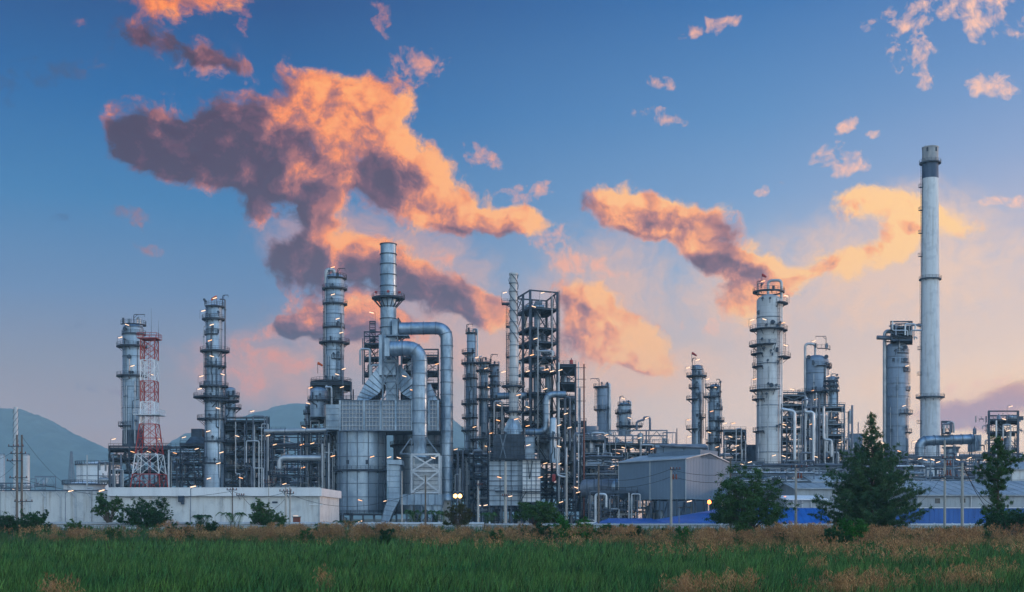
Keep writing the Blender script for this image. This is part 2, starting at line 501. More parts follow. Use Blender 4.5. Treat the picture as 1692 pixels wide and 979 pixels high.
def tower(label, px, w, top, d, plats=(), m='cladding', base=None, name='distillation_column', cat='column tower',
          dome=True, group=None, ringpy=(), pipes=(), hoop=None, ladders=(), lamp_pts=(), davits=(), cone=None,
          pm='pipe_metal', skirt=None, manholes=(), extra=None, wtop=None):
    """a process column: px centre, w width in photo px, top/base rows, d distance"""
    s = d/F; r = w*s/2; x = X(px,d); z1 = Z(top,d); z0 = 0 if base is None else Z(base,d)
    t = thing(name, label, cat, (x, d, z0), group)
    mb = MB()
    prof = [(r, z0), (r, z1 - (r*.55 if dome else 0))]
    if wtop:
        r2 = wtop[0]*s/2; zt = Z(wtop[1],d)
        prof = [(r, z0), (r, zt-1.2), (r2, zt+.8), (r2, z1 - r2*.55)]
    rt = prof[-1][0]
    if dome:
        for k in range(1, 6):
            a = k/5*math.pi/2; prof.append((max(rt*math.cos(a), 0.001 if k < 5 else 0), z1 - rt*.55 + rt*.55*math.sin(a)))
    mb.lathe(prof, x, d, 28)
    mb.build('shell', m, t)
    # stiffening bands
    for py in ringpy:
        zz = Z(py,d); rr = r if not wtop or py > wtop[1] else wtop[0]*s/2
        b = MB(); b.lathe([(rr-.02, zz-.12), (rr+.12, zz-.12), (rr+.12, zz+.12), (rr-.02, zz+.12)], x, d, 28)
        b.build('stiffening_ring', 'steel_light', t)
    if skirt:
        b = MB(); b.lathe([(r*1.02+.05, z0), (r+.05, Z(skirt,d))], x, d, 28); b.build('skirt', 'steel', t)
    for pl in plats:
        py, l, rt_ = pl[:3]
        rr = r if not wtop or py > wtop[1] else wtop[0]*s/2
        cl, cr = x - X(l,d), X(rt_,d) - x
        if cl > rr*1.03 and cr > rr*1.03:
            ro = (cl+cr)/2; xc = (X(l,d)+X(rt_,d))/2
            ring_platform(t, x, d, rr, xc, max(ro, abs(xc-x)+rr+.25), Z(py,d))
        else:
            ro = max(cl, cr, rr+.5)
            A0 = -math.acos(max(-1, min(1, -cl/ro))); A1 = -math.acos(max(-1, min(1, cr/ro)))
            if cl >= ro-1e-6: A0 = -math.pi - .75
            if cr >= ro-1e-6: A1 = .75
            ring_platform(t, x, d, rr, x, ro, Z(py,d), a0=A0, a1=A1)
    pys = sorted([q[0] for q in plats])
    rg = random.Random(int(px)*31 + int(top))
    def surf(dx, extra):       # a point in front of the shell at offset dx
        return d - math.sqrt(max((r+extra)**2 - dx*dx, 0))
    for pl in plats:
        zz = Z(pl[0], d)
        for k in range(2):
            dx = rg.uniform(-.9, .9)*r; yy = surf(dx, .75)
            mb = MB(); c = rg.random(); hh = rg.uniform(.7, 1.5)
            if c < .45:
                mb.cbox((x+dx, yy, zz+hh/2), rg.uniform(.3, .8), .4, hh); mb.cbox((x+dx, yy, zz+hh+.04), .7, .5, .07); mb.build('cabinet', rg.choice(('steel', 'steel_light', 'steel_dark')), t)
            else:
                z2 = zz + rg.uniform(.6, 1.8); mb.path([(x+dx, surf(dx, -.1), z2), (x+dx, surf(dx, .9), z2)], .2, 8); mb.path([(x+dx, surf(dx, .9), z2), (x+dx, surf(dx, 1.05), z2)], .36, 10)
                mb.tube((x+dx, surf(dx, .7), z2), (x+dx, surf(dx, .7), z2-rg.uniform(.6, 1.6)), .1, n=6); mb.build('nozzle', 'steel', t)
    if pys:
        for k in range(3):
            dx = rg.uniform(-.95, .95)*r; yy = surf(dx, .25)
            za = z1 - rg.uniform(.05, .5)*(z1-z0); zb = max(z0, za - rg.uniform(.25, .7)*(z1-z0)); dx2 = max(-.95*r, min(.95*r, dx + rg.uniform(-.6, .6)*r))
            mb = MB(); zm = zb + (za-zb)*rg.uniform(.3, .7)
            mb.pipe([(x+dx, yy, za), (x+dx, yy, zm), (x+dx2, surf(dx2, .25), zm-.6), (x+dx2, surf(dx2, .25), zb)], rg.choice((.07, .1, .15)), 6)
            mb.build('conduit', rg.choice(('steel_dark', 'steel', 'pipe_metal')), t)
    for (lx, a, b_) in ladders:
        mb = MB(); dx = lx*s - (0 if px is None else 0)
        ladder_mb(mb, X(lx,d), d - .3 - math.sqrt(max(r*r - (X(lx,d)-x)**2, 0)), Z(b_,d), Z(a,d))
        mb.build('ladder', 'steel', t)
    for q in pipes:
        ppx, a, b_, rr = q[:4]; mm = q[4] if len(q) > 4 else pm
        yy = d - math.sqrt(max((r+rr+.15)**2 - (X(ppx,d)-x)**2, 0))
        mb = MB(); zt = Z(a,d); zb = Z(b_,d)
        inx = x + (X(ppx,d)-x)*.5
        mb.pipe([(inx, (yy+d)/2, zt), (X(ppx,d), yy, zt), (X(ppx,d), yy, zb)], rr, 8)
        mb.build('pipe', mm, t)
        mb = MB()
        zz = zt - 3
        while zz > zb:
            mb.cbox((X(ppx,d), yy, zz), rr*2+.3, rr*2+.2, .15); zz -= 6
            break
        mb.build('pipe_bracket', 'steel', t)
    if hoop:
        xa, xb, ty, by, rr = hoop   # inverted U vapour line: from top at xa to xb, peak row ty, down to row by
        yy = d - .2
        mb = MB()
        mb.pipe([(X(xa,d), yy, z1-.6), (X(xa,d), yy, Z(ty,d)-rr), (X(xb,d), yy-r*.25, Z(ty,d)-rr), (X(xb,d), yy-r*.25, Z(by,d))], rr, 12, bend=rr*3.2, seg=8)
        mb.build('vapour_pipe', pm, t)
    for q in manholes:
        xx = X(q[0],d); yy = d - math.sqrt(max(r*r - (xx-x)**2, 0))
        mb = MB(); mb.path([(xx, yy+.2, Z(q[1],d)), (xx, yy-.35, Z(q[1],d))], .55, 14); mb.path([(xx, yy-.3, Z(q[1],d)), (xx, yy-.42, Z(q[1],d))], .68, 14)
        mb.build('manhole', 'steel', t)
    for q in davits: davit(t, *q[:4], q[4] if len(q) > 4 else d)
    lamps(t, d - r - .9, lamp_pts)
    return t

# ------------------------------------------------------------------ steel structures
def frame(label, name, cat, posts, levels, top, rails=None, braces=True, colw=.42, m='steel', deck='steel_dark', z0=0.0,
          group=None, seed=0, fill=0.5, lamp_pts=(), lampd=None, stairs=True, subx=2, loc=None, solid=True, pipes=0, bracetop=None):
    """posts: plan polygon [(px, d)...] in order; levels: rows (photo px, read at the first post's distance) of decks"""
    rg = random.Random(seed)
    d0 = posts[0][1]
    P = [Vector((X(px,d), d, 0)) for px, d in posts]
    cx = sum(p.x for p in P)/len(P); cyy = sum(p.y for p in P)/len(P)
    t = thing(name, label, cat, (cx, cyy, z0), group)
    ztop = Z(top, d0)
    n = len(P)
    # intermediate posts along edges
    post_pts = []
    for i in range(n):
        a, b = P[i], P[(i+1) % n]
        k = max(1, int(round((b-a).length / 6.5)))
        for j in range(k): post_pts.append((a.lerp(b, j/k), i))
    for p, _ in post_pts:
        mb = MB(); mb.beam((p.x, p.y, z0), (p.x, p.y, ztop), colw, colw); mb.build('column', m, t)
    zs = sorted(Z(l, d0) for l in levels)
    for z in zs:
        mb = MB()
        for i in range(n):
            a, b = P[i], P[(i+1) % n]
            mb.beam((a.x, a.y, z-.25), (b.x, b.y, z-.25), .28, .42)
        k = subx + 1
        for j in range(1, k):
            if n == 4:
                a = P[0].lerp(P[1], j/k); b = P[3].lerp(P[2], j/k)
                mb.beam((a.x, a.y, z-.25), (b.x, b.y, z-.25), .2, .3)
        bo = mb.build('floor_beam', m, t)
        if solid:
            mb = MB(); mb.prism([(p.x + (p.x-cx)*.04, p.y + (p.y-cyy)*.04) for p in P], 'z', z-.03, z+.05)
            mb.build('deck', deck, t)
        if rails is None or rails:
            mb = MB(); railing_poly(mb, [(p.x + (p.x-cx)*.04, p.y + (p.y-cyy)*.04) for p in P], z+.05)
            mb.build('railing', deck, t)
    # braces
    zz = [z0] + zs
    if ztop - zs[-1] > 1.5 if zs else True: zz.append(ztop)
    if braces:
        pp = post_pts + [post_pts[0]]
        for li in range(len(zz)-1):
            za, zb = zz[li], zz[li+1]
            for i in range(len(pp)-1):
                if rg.random() < .42: continue
                a, b = pp[i][0], pp[i+1][0]
                mb = MB(); c = rg.random()
                if c < .35: mb.beam((a.x,a.y,za), (b.x,b.y,zb-.3), .2)
                elif c < .6: mb.beam((b.x,b.y,za), (a.x,a.y,zb-.3), .2)
                elif c < .8:
                    mm = (a+b)/2
                    mb.beam((a.x,a.y,za), (mm.x,mm.y,zb-.4), .18); mb.beam((b.x,b.y,za), (mm.x,mm.y,zb-.4), .18)
                else:
                    mb.beam((a.x,a.y,za), (b.x,b.y,zb-.3), .16); mb.beam((b.x,b.y,za), (a.x,a.y,zb-.3), .16)
                mb.build('brace', m, t)
    # top ring
    mb = MB()
    for i in range(n):
        a, b = P[i], P[(i+1) % n]
        mb.beam((a.x,a.y,ztop-.15), (b.x,b.y,ztop-.15), .3, .4)
    mb.build('top_beam', m, t)
    # stairs, zig-zag on the front edge
    if stairs and len(zz) > 2:
        a, b = P[0], P[1]
        for li in range(len(zz)-2):
            za, zb = zz[li], zz[li+1]
            if zb - za > 7: continue
            u0, u1 = (.15, .6) if li % 2 else (.6, .15)
            p = a.lerp(b, u0); q = a.lerp(b, u1)
            L = (q-p).length
            mb = MB()
            for oy in (1.0, 1.9):
                mb.beam((p.x, p.y+oy, za), (q.x, q.y+oy, zb), .08, .3)
                mb.tube((p.x, p.y+oy, za+1), (q.x, q.y+oy, zb+1), .045, n=4)
            for k in range(int((zb-za)/.3)):
                u = k/((zb-za)/.3); w = p.lerp(q, u); mb.cbox((w.x, w.y+1.45, za+(zb-za)*u), .28, .85, .05)
            mb.build('stair', 'steel_dark', t)
    # equipment on decks
    fx0 = min(p.x for p in P)+.8; fx1 = max(p.x for p in P)-.8; fy0 = min(p.y for p in P)+1.2; fy1 = max(p.y for p in P)-1
    for li in range(len(zz)-1):
        za, zb = zz[li]+.06, zz[li+1]-.5
        greeble(t, rg, fx0, fx1, fy0, fy1, za, zb, fill)
    for i in range(pipes):
        riser(t, rg, fx0-.8, fx1+.8, min(p.y for p in P)-.5, z0, ztop)
    lamps(t, (lampd or min(p.y for p in P) - .6), lamp_pts)
    return t

def riser(t, rg, x0, x1, y, z0, z1):
    r = rg.choice((.12, .16, .2, .28, .34))
    xa = rg.uniform(x0, x1); xb = min(max(xa + rg.uniform(-5, 5), x0), x1)
    h = z1 - z0
    za = z0 + rg.uniform(0, .25)*h; zb = z0 + rg.uniform(.3, .6)*h; zc = z0 + rg.uniform(.65, 1.02)*h
    mb = MB(); y = y - rg.uniform(0, .5)
    if rg.random() < .5: pts = [(xa, y, za), (xa, y, zb), (xb, y, zb), (xb, y, zc)]
    else: pts = [(xa, y, za), (xa, y, zc), (xb, y, zc), (xb, y, zb)]
    if abs(xa-xb) < 1: pts = [(xa, y, za), (xa, y, zc)]
    mb.pipe(pts, r, 8); mb.build('pipe', rg.choice(('pipe_metal', 'pipe_metal', 'pipe_dark')), t)

def greeble(t, rg, x0, x1, y0, y1, za, zb, fill):
    h = zb - za; L = x1 - x0
    if h < .8 or L < .8: return
    cnt = max(1, int(L/2.6*fill*1.6))
    for i in range(cnt):
        x = rg.uniform(x0, x1); y = rg.uniform(y0, max(y0, y1)); c = rg.random()
        mb = MB()
        if c < .22 and h > 2:     # vertical vessel
            r = min(rg.uniform(.5, 1.1), h*.3, 1.2); hh = min(h*.9, r*rg.uniform(3, 6))
            mb.lathe([(r*.9, za), (r*.9, za+hh*.12), (r, za+hh*.14), (r, za+hh*.85), (r*.8, za+hh*.95), (r*.4, za+hh*.99), (0, za+hh)], x, y, 14)
            mb.tube((x, y, za+hh*.98), (x, y, za+hh+.5), .15, n=6)
            mb.build('vessel', rg.choice(('cladding', 'cladding_blue', 'pipe_metal')), t)
        elif c < .38 and h > 1.4:   # horizontal exchanger
            r = min(rg.uniform(.35, .8), h*.3); l = min(rg.uniform(2.5, 6), L)
            xa = min(max(x-l/2, x0), x1-l); z = za + r + .45
            mb.path([(xa, y, z), (xa+.12, y, z), (xa+.3, y, z), (xa+l-.3, y, z), (xa+l-.1, y, z), (xa+l, y, z)], [r*.5, r*.85, r, r, r*.85, r*.5], 14)
            mb.path([(xa+l*.2, y, z), (xa+l*.2+.14, y, z)], r+.14, 14)
            for u in (.25, .75): mb.cbox((xa+l*u, y, (za+z)/2), .3, r*1.4, z-za)
            mb.tube((xa+l*.5, y, z+r*.8), (xa+l*.5, y, z+r+.5), .12, n=6)
            mb.build('heat_exchanger', rg.choice(('cladding', 'pipe_metal', 'pipe_dark')), t)
        elif c < .8:      # pipe loops
            r = rg.choice((.08, .12, .16, .22, .3)); xb = min(max(x + rg.uniform(-5, 5), x0), x1)
            z1_ = za + rg.uniform(.25, .95)*h; z2 = za + rg.uniform(.25, .98)*h
            pts = [(x, y, za), (x, y, z1_), (xb, y, z1_)] + ([(xb, y, z2)] if abs(z2-z1_) > .6 else [])
            if rg.random() < .3: pts = [(x, y, za), (x, y, zb)]
            if abs(x-xb) < .6: pts = [(x, y, za), (x, y, zb)]
            mb.pipe(pts, r, 7); 
            mb.build('pipe', rg.choice(('pipe_metal', 'pipe_dark', 'pipe_metal')), t)
        elif c < .92:    # valve station
            z = za + min(.9, h*.5)
            mb.tube((x-.8, y, z), (x+.8, y, z), .12, n=7); mb.path([(x-.3, y, z), (x, y, z), (x+.3, y, z)], [.26, .1, .26], 8)
            mb.tube((x, y, z), (x, y, z+.6), .05, n=5); mb.path([(x, y, z+.6), (x, y, z+.68)], .26, 10)
            for u in (-.7, .7): mb.tube((x+u, y, za), (x+u, y, z), .07, n=5)
            mb.build('valve', 'pipe_dark', t)
        else:
            hh = min(h*.6, rg.uniform(.9, 1.8)); w = rg.uniform(.7, 1.5)
            mb.cbox((x, y, za+hh/2), w, .8, hh); mb.cbox((x, y, za+hh+.04), w+.12, .92, .08)
            mb.build('cabinet', rg.choice(('steel_light', 'steel', 'white_paint')), t)

def pipe_rack(label, px0, px1, d, depth, levels, seed=0, bay=7.5, pipes_per=4, m='steel', walkway=True, lamp_pts=(), z0=0., rtop=.33, extra_fill=.5, name='pipe_rack', group=None, bright=.5):
    rg = random.Random(seed)
    xa, xb = X(px0, d), X(px1, d)
    t = thing(name, label, 'pipe rack', ((xa+xb)/2, d+depth/2, z0), group)
    k = max(1, int(round((xb-xa)/bay)))
    zs = sorted(Z(l, d) for l in levels); zt = zs[-1]
    for i in range(k+1):
        x = xa + (xb-xa)*i/k
        for y in (d, d+depth):
            mb = MB(); mb.beam((x, y, z0), (x, y, zt), .38); mb.build('column', m, t)
        mb = MB()
        for z in zs: mb.beam((x, d, z-.2), (x, d+depth, z-.2), .28, .4)
        mb.build('cross_beam', m, t)
        if i < k and rg.random() < .75:
            x2 = xa + (xb-xa)*(i+1)/k
            mb = MB(); lo = z0; 
            for z in zs:
                if rg.random() < .5: mb.beam((x, d-.1, lo), (x2, d-.1, z-.3), .18)
                else: mb.beam((x2, d-.1, lo), (x, d-.1, z-.3), .18)
                lo = z
            mb.build('brace', m, t)
    for z in zs:
        for y in (d-.02, d+depth+.02):
            mb = MB(); mb.beam((xa, y, z-.5), (xb, y, z-.5), .22, .32); mb.build('long_beam', m, t)
        for j in range(pipes_per):
            r = rg.choice((.09, .13, .18, .25, rtop)); y = d + .5 + (depth-1)*(j+rg.uniform(.2, .8))/pipes_per
            xs = xa - .5 if rg.random() < .7 else rg.uniform(xa, (xa+xb)/2); xe = xb + .5 if rg.random() < .7 else rg.uniform((xa+xb)/2, xb)
            pts = [(xs, y, z+r), (xe, y, z+r)]
            if rg.random() < .35: pts = [(xs, y, z+r), ((xs+xe)/2, y, z+r), ((xs+xe)/2, y, z+r+1.1), ((xs+xe)/2+2.5, y, z+r+1.1), ((xs+xe)/2+2.5, y, z+r), (xe, y, z+r)]
            if rg.random() < .3: pts.append((xe, y, z-2.5))
            mb = MB(); mb.pipe(pts, r, 8); mb.build('pipe', 'pipe_metal' if rg.random() < bright else 'pipe_dark', t)
    lo = z0
    for z in zs:
        greeble(t, rg, xa, xb, d+.3, d+depth, lo+.1, z-.8, extra_fill*.7); lo = z
    if walkway:
        mb = MB(); mb.box(xa, xb, d-.9, d-.15, zt-.08, zt); 
        o = mb.build('walkway', 'steel_dark', t)
        mb = MB(); railing_poly(mb, [(xa, d-.9), (xb, d-.9)], zt, closed=False); mb.build('railing', 'steel_dark', o)
    lamps(t, d-1.0, lamp_pts)
    return t

# ------------------------------------------------------------------ sky
SUN_AZ = R(74); SUN_EL = R(4.5)     # azimuth measured from the view direction towards the right
world = bpy.data.worlds.new("World"); scene.world = world; world.use_nodes = True
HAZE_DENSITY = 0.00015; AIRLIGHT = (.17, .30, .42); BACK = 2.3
def build_sky():
    t = NT(world.node_tree); t.n.clear()
    out = t.new('ShaderNodeOutputWorld'); bg = t.new('ShaderNodeBackground')
    t.l.new(bg.outputs[0], out.inputs[0]); bg.inputs['Strength'].default_value = 0.1
    d = t.new('ShaderNodeTexCoord').outputs['Generated']
    sp = t.new('ShaderNodeSeparateXYZ'); t.l.new(d, sp.inputs[0]); x, y, z = sp.outputs
    hyp = t.math('SQRT', t.math('ADD', t.math('MULTIPLY', x, x), t.math('MULTIPLY', y, y)))
    el = t.math('DIVIDE', z, t.math('MAXIMUM', hyp, .001))         # tangent of elevation
    az = t.math('ARCTAN2', x, y)
    # warmth towards the set sun
    sx, sy = math.sin(SUN_AZ), math.cos(SUN_AZ)
    dot = t.math('DIVIDE', t.math('ADD', t.math('MULTIPLY', x, sx), t.math('MULTIPLY', y, sy)), t.math('MAXIMUM', hyp, .001))
    w = t.rng(dot, .10, .80, 0, 1)
    e = t.math('MULTIPLY', el, 1.0/1.6, clamp=True)               # el 0..1.6 -> 0..1
    k = 1/1.6
    RHO, TOP, FAR, SC = HAZE_DENSITY, 420.0, 5600.0, AIRLIGHT
    def st(lst, mul=1.0, comp=True):
        out = []
        for p, c in lst:
            c = [v*mul for v in hexlin(c)]
            if comp:     # what the sky behind the haze has to be
                T = math.exp(-RHO*min(FAR, TOP/max(p, 1e-3)))
                c = [max(0.0, (v-(1-T)*s_)/T) for v, s_ in zip(c, SC)]
            out.append((p*k, c))
        return out
    left = t.ramp(e, st([(0, '#8f888f'), (.05, '#9a939a'), (.115, '#8790a2'), (.17, '#6c8aae'), (.24, '#4a80b0'), (.32, '#2e6ba5'), (.41, '#1a5087'), (.8, '#1d5592'), (1.5, '#2a5a94')]))
    right = t.ramp(e, st([(0, '#f4cba8'), (.06, '#f5dabd'), (.14, '#f5d6c0'), (.20, '#e0c9c8'), (.27, '#a9b4d4'), (.34, '#7f9fce'), (.41, '#6389c2'), (.8, '#3f6dae'), (1.5, '#2a5a94')]))
    mid = t.ramp(e, st([(0, '#d2b8a8'), (.06, '#dac4b6'), (.13, '#cbbab6'), (.19, '#9fb0c8'), (.25, '#7c9fc8'), (.31, '#628fc0'), (.41, '#3d72ae'), (.8, '#2f659f'), (1.5, '#2a5a94')]))
    c1 = t.mix(t.rng(w, 0, .5, 0, 1), left, mid)
    sky = t.mix(t.rng(w, .5, 1, 0, 1), c1, right)
    # unseen sky half behind the viewer: pale blue-lilac, brightened to light the plant
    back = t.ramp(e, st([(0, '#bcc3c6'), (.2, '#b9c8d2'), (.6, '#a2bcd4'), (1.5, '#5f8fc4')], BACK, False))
    back = t.mix(1.0, back, _gray(t, t.rng(x, -1, 1, .55, 1.5)), 'MULTIPLY')  # brighter to the right, dimmer to the left, so the plant's sides shade off
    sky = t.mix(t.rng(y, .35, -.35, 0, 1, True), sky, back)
    sky = t.mix(1.0, sky, (10, 10, 10), 'MULTIPLY')
    ns = t.new('ShaderNodeTexSky', sky_type='NISHITA', sun_disc=False)
    ns.sun_elevation = SUN_EL; ns.sun_rotation = SUN_AZ; ns.dust_density = 2.0
    sky = t.mix(.05, sky, ns.outputs[0])

    # ---- clouds: lumps placed by azimuth / elevation, edges broken up by fractal noise
    cb = t.new('ShaderNodeCombineXYZ')
    t.l.new(t.math('MULTIPLY', az, F), cb.inputs[0]); t.l.new(t.math('MULTIPLY', el, F), cb.inputs[1])
    Q = cb.outputs[0]
    KB = 1.42
    def blob(px, py, rx, ry, rot=0, wt=1.0):
        a = math.atan((px-846)/F); e_ = (HOR-py)*math.cos(a)
        return (a*F, e_, rx*KB, ry*KB, R(-rot), wt)
    BIG = [(250,225,62,62),(300,262,80,48),(350,240,90,48,-6),(425,225,80,66),(500,205,62,88),(560,190,70,66),(618,200,56,78,12),(585,265,130,66,12),(470,275,120,40),(690,305,82,58,28),
           (770,348,88,36,12),(850,364,60,20,6),(430,330,30,42),(520,350,44,42,0,.8),(565,415,86,42,0,.95),(500,440,54,40),(640,450,76,46,0,.9),(715,480,76,36,15),(795,510,62,26,15),
           (550,522,78,34,-6),(482,543,34,16,-15),(620,545,90,30,0,.9),(975,505,62,42,35),(1035,560,84,32,30),(965,562,60,48,0,.9),(1060,592,40,16,20),
           (1035,350,62,42,12),(1095,362,60,34,10),(1170,378,66,34,10),(1200,436,62,22,20),(1262,455,62,36,25),(1232,505,48,34,0,.9),
           (1335,452,80,30,-10,.52),(1425,424,88,26,-12,.52),(1450,340,78,32,12,.85),(1548,365,52,24,20,.75),(1500,395,56,26,0,.55),
           (1650,668,100,28,-2),(290,-8,105,36,0,.9),(262,72,95,30,6,.58),(350,100,60,16,8,.5),(1590,692,80,18,0,.8)]
    HI = [(1000,560,90,50,30),(560,225,60,70),(640,360,90,30,15),(590,520,110,30),(290,-5,100,40),(1400,430,140,50),(1520,380,70,40),(505,170,60,52),(615,175,66,50,20),(665,225,30,50,20),(735,300,42,50,30),(800,352,70,26,10),(870,365,50,22),(590,408,48,26),(1015,345,42,40),(1105,402,60,26),(1130,350,34,34),(970,480,50,34,30),
          (1055,580,60,30,20),(1290,440,44,30,20),(1230,510,60,40),(425,215,26,22),(1420,330,80,40),(690,360,60,22),(1195,460,40,16)]
    LO = [(265,85,110,40),(270,245,90,56),(360,240,80,58),(440,235,56,60),(575,268,56,28,10),(640,285,44,26,20),(500,440,62,40),(560,475,60,40),(720,492,90,34,15),(560,535,90,26),(650,480,60,40),(1165,378,56,28,10),
          (1230,446,56,22,18),(1085,525,60,18,28),(430,330,26,34),(520,345,36,30),(620,520,70,30),(1165,378,10,10)]
    SML = [(425,592,45,27),(415,628,40,18),(445,556,26,12,-20),(505,612,40,14),(1395,262,36,24),(1575,12,110,26,-5),(1650,35,55,20),(1480,38,24,24,-30),(1507,98,26,42,-30),
           (1638,142,36,20,20),(75,118,95,20,-14,.72),(22,140,26,24,0,.6),(385,35,22,40,0,.62),(690,108,42,26,10),(632,38,14,30,-20,.9),
           (1170,45,46,13,-10,.9),(1095,194,46,13,14),(1095,140,24,10,10,.8),(215,360,38,14,15,.85),(245,409,22,8,15,.8),(105,352,13,8,0,.8),(800,262,36,18,10,.8),(870,318,36,16,-10,.85),
           (905,392,50,24,20,.8),(960,442,60,20,10,.8),(1268,315,26,9,-20,.75),(1445,216,16,7,0,.8),(1400,204,22,9,-30,.8),(1660,328,40,10,10,.8),(130,540,18,8,0,.8),
           (730,440,40,20,20,.7),(340,115,60,14,5,.6),(50,205,70,14,-10,.0),(180,640,50,10,0,.5),(1160,540,30,12,0,.6),(1600,640,90,14,-4,.8)]
    def group(lst, nm):
        g = bpy.data.node_groups.new(nm, 'ShaderNodeTree')
        g.interface.new_socket('P', in_out='INPUT', socket_type='NodeSocketVector')
        g.interface.new_socket('D', in_out='OUTPUT', socket_type='NodeSocketFloat')
        q = NT(g); gi = q.new('NodeGroupInput'); go = q.new('NodeGroupOutput')
        acc = None
        for b in lst:
            a, e_, rx, ry, rot, wt = blob(*b)
            if wt == 0: continue
            mp = q.new('ShaderNodeMapping', vector_type='TEXTURE')
            q.l.new(gi.outputs[0], mp.inputs['Vector'])
            mp.inputs['Location'].default_value = (a, e_, 0); mp.inputs['Rotation'].default_value = (0, 0, rot); mp.inputs['Scale'].default_value = (rx, ry, 1)
            gr = q.new('ShaderNodeTexGradient', gradient_type='QUADRATIC_SPHERE') if False else q.new('ShaderNodeTexGradient', gradient_type='SPHERICAL')
            q.l.new(mp.outputs[0], gr.inputs[0])
            v = gr.outputs['Fac']
            if acc is None: acc = q.math('MULTIPLY', v, wt)
            else: acc = q.math('ADD' if nm == 'cloud_lumps' else 'MAXIMUM', acc, q.math('MULTIPLY', v, wt) if wt != 1 else v)
        q.l.new(acc, go.inputs[0])
        return g
    def use(g, vec):
        n = t.new('ShaderNodeGroup'); n.node_tree = g; t.l.new(vec, n.inputs[0]); return n.outputs[0]
    VEIL = [(650,560,190,70),(820,575,150,60),(1050,610,140,50),(1000,480,120,90),(1450,450,240,90),(1520,370,120,60),(1240,480,110,80),(700,430,120,60,20),(440,610,130,60),(1620,650,180,50),(560,400,120,60)]
    gV = group(VEIL, 'cloud_veil')
    gB = group(BIG, 'cloud_lumps'); gS = group(SML, 'cloud_wisps'); gH = group(HI, 'cloud_sunny_side'); gL = group(LO, 'cloud_shady_side')
    # domain warp
    wn = t.new('ShaderNodeTexNoise'); wn.noise_dimensions = '2D'; t.l.new(Q, wn.inputs['Vector'])
    wn.inputs['Scale'].default_value = 1/120; wn.inputs['Detail'].default_value = 4
    off = t.vmath('MULTIPLY', t.vmath('SUBTRACT', wn.outputs['Color'], (.5, .5, .5)), (52, 44, 0))
    Qw = t.vmath('ADD', Q, off)
    def fb(vec):
        a = t.noise(vec, 1/70, 9, .66, '2D', 0)
        return a
    n0 = fb(Qw)
    L = (30, 6, 0)
    Ql = t.vmath('ADD', Qw, L); n1 = fb(Ql)
    def dens(b, n): return t.math('ADD', b, t.math('MULTIPLY', t.math('SUBTRACT', n, .5), 1.55))
    b0 = use(gB, Qw); b1 = use(gB, Ql)
    D0 = t.math('SUBTRACT', dens(t.math('MINIMUM', b0, .8), n0), .20)
    D1 = t.math('SUBTRACT', dens(t.math('MINIMUM', b1, .8), n1), .20)
    s0 = use(gS, Qw); nS = t.noise(Qw, 1/34, 8, .62, '2D', .15)
    DS = t.math('SUBTRACT', t.math('ADD', t.math('MINIMUM', s0, .45), t.math('MULTIPLY', t.math('SUBTRACT', nS, .5), 2.4)), .26)
    DS = t.math('MULTIPLY', DS, t.rng(s0, 0.0, .12, 0, 1))
    D0 = t.math('MULTIPLY', D0, t.rng(b0, 0.0, .10, 0, 1))
    alphaB = t.rng(D0, -.05, .36, 0, 1, True)
    alphaB = t.math('MULTIPLY', alphaB, t.rng(b0, 0, .08, 0, 1))
    alphaS = t.math('MULTIPLY', t.rng(DS, 0.0, .60, 0, 1), .80)
    # lit = thinner towards the light
    lit = t.rng(t.math('SUBTRACT', D0, D1), -.30, .30, 0, 1)
    thin = t.rng(D0, .05, .42, 1, 0)
    pxr = t.rng(t.math('MULTIPLY', az, F), -640, 700, 0, 1)
    azF = t.math('MULTIPLY', az, F); elF = t.math('MULTIPLY', el, F)
    hi = t.math('MULTIPLY', t.math('MINIMUM', use(gH, Qw), .6), .62); lo = t.math('MULTIPLY', t.math('MINIMUM', use(gL, Qw), .6), .50)
    nt = t.noise(Qw, 1/62, 6, .58, '2D', .0)
    li = t.math('ADD', t.math('ADD', t.math('MULTIPLY', lit, .50), t.math('MULTIPLY', thin, .26)), t.math('SUBTRACT', t.math('SUBTRACT', hi, lo), t.rng(azF, -420, -260, -.04, -.15)))
    li = t.math('ADD', li, t.math('MULTIPLY', t.math('SUBTRACT', nt, .5), 1.35), clamp=True)
    li = t.math('ADD', li, t.math('MULTIPLY', t.rng(azF, 420, 560, 0, 1), .25), clamp=True)
    def cc(h, T=.77):      # cloud colour as it is behind the air
        return tuple(max(0.0, (v-(1-T)*a_)/T) for v, a_ in zip(hexlin(h), SC))
    deep = t.mix(pxr, cc('#4e4459', .83), cc('#705c6c', .83))
    shade = t.mix(pxr, cc('#6a4f62', .83), cc('#8d6b76', .83))
    pink = t.mix(pxr, cc('#a66a6c', .83), cc('#c98a7e', .83))
    orange = t.mix(pxr, cc('#ea8660'), cc('#f9b082'))
    bright = t.mix(pxr, cc('#f99a62'), cc('#ffd096'))
    def seq(f, cols):
        c = cols[0]; n = len(cols)-1
        for i in range(n): c = t.mix(t.rng(f, i/n, (i+1)/n, 0, 1), c, cols[i+1])
        return c
    cl = seq(li, [deep, shade, pink, orange, bright])
    cloudB = t.mix(1.0, cl, (10, 10, 10), 'MULTIPLY')
    # wisps: dim blue-grey at far left, pink and cream elsewhere
    wl = t.mix(t.rng(azF, -700, -420, 0, 1), cc('#4a6389'), cc('#e0937f'))
    wl = t.mix(t.math('MULTIPLY', t.rng(elF, 740, 800, 0, 1), t.rng(azF, -700, -560, 0, 1)), wl, cc('#c97f7c'))
    wl = t.mix(t.rng(azF, -380, 700, 0, 1), wl, cc('#ffc9ad'))
    low = t.math('MULTIPLY', t.rng(elF, 250, 180, 0, 1), t.rng(azF, 500, 600, 0, 1))
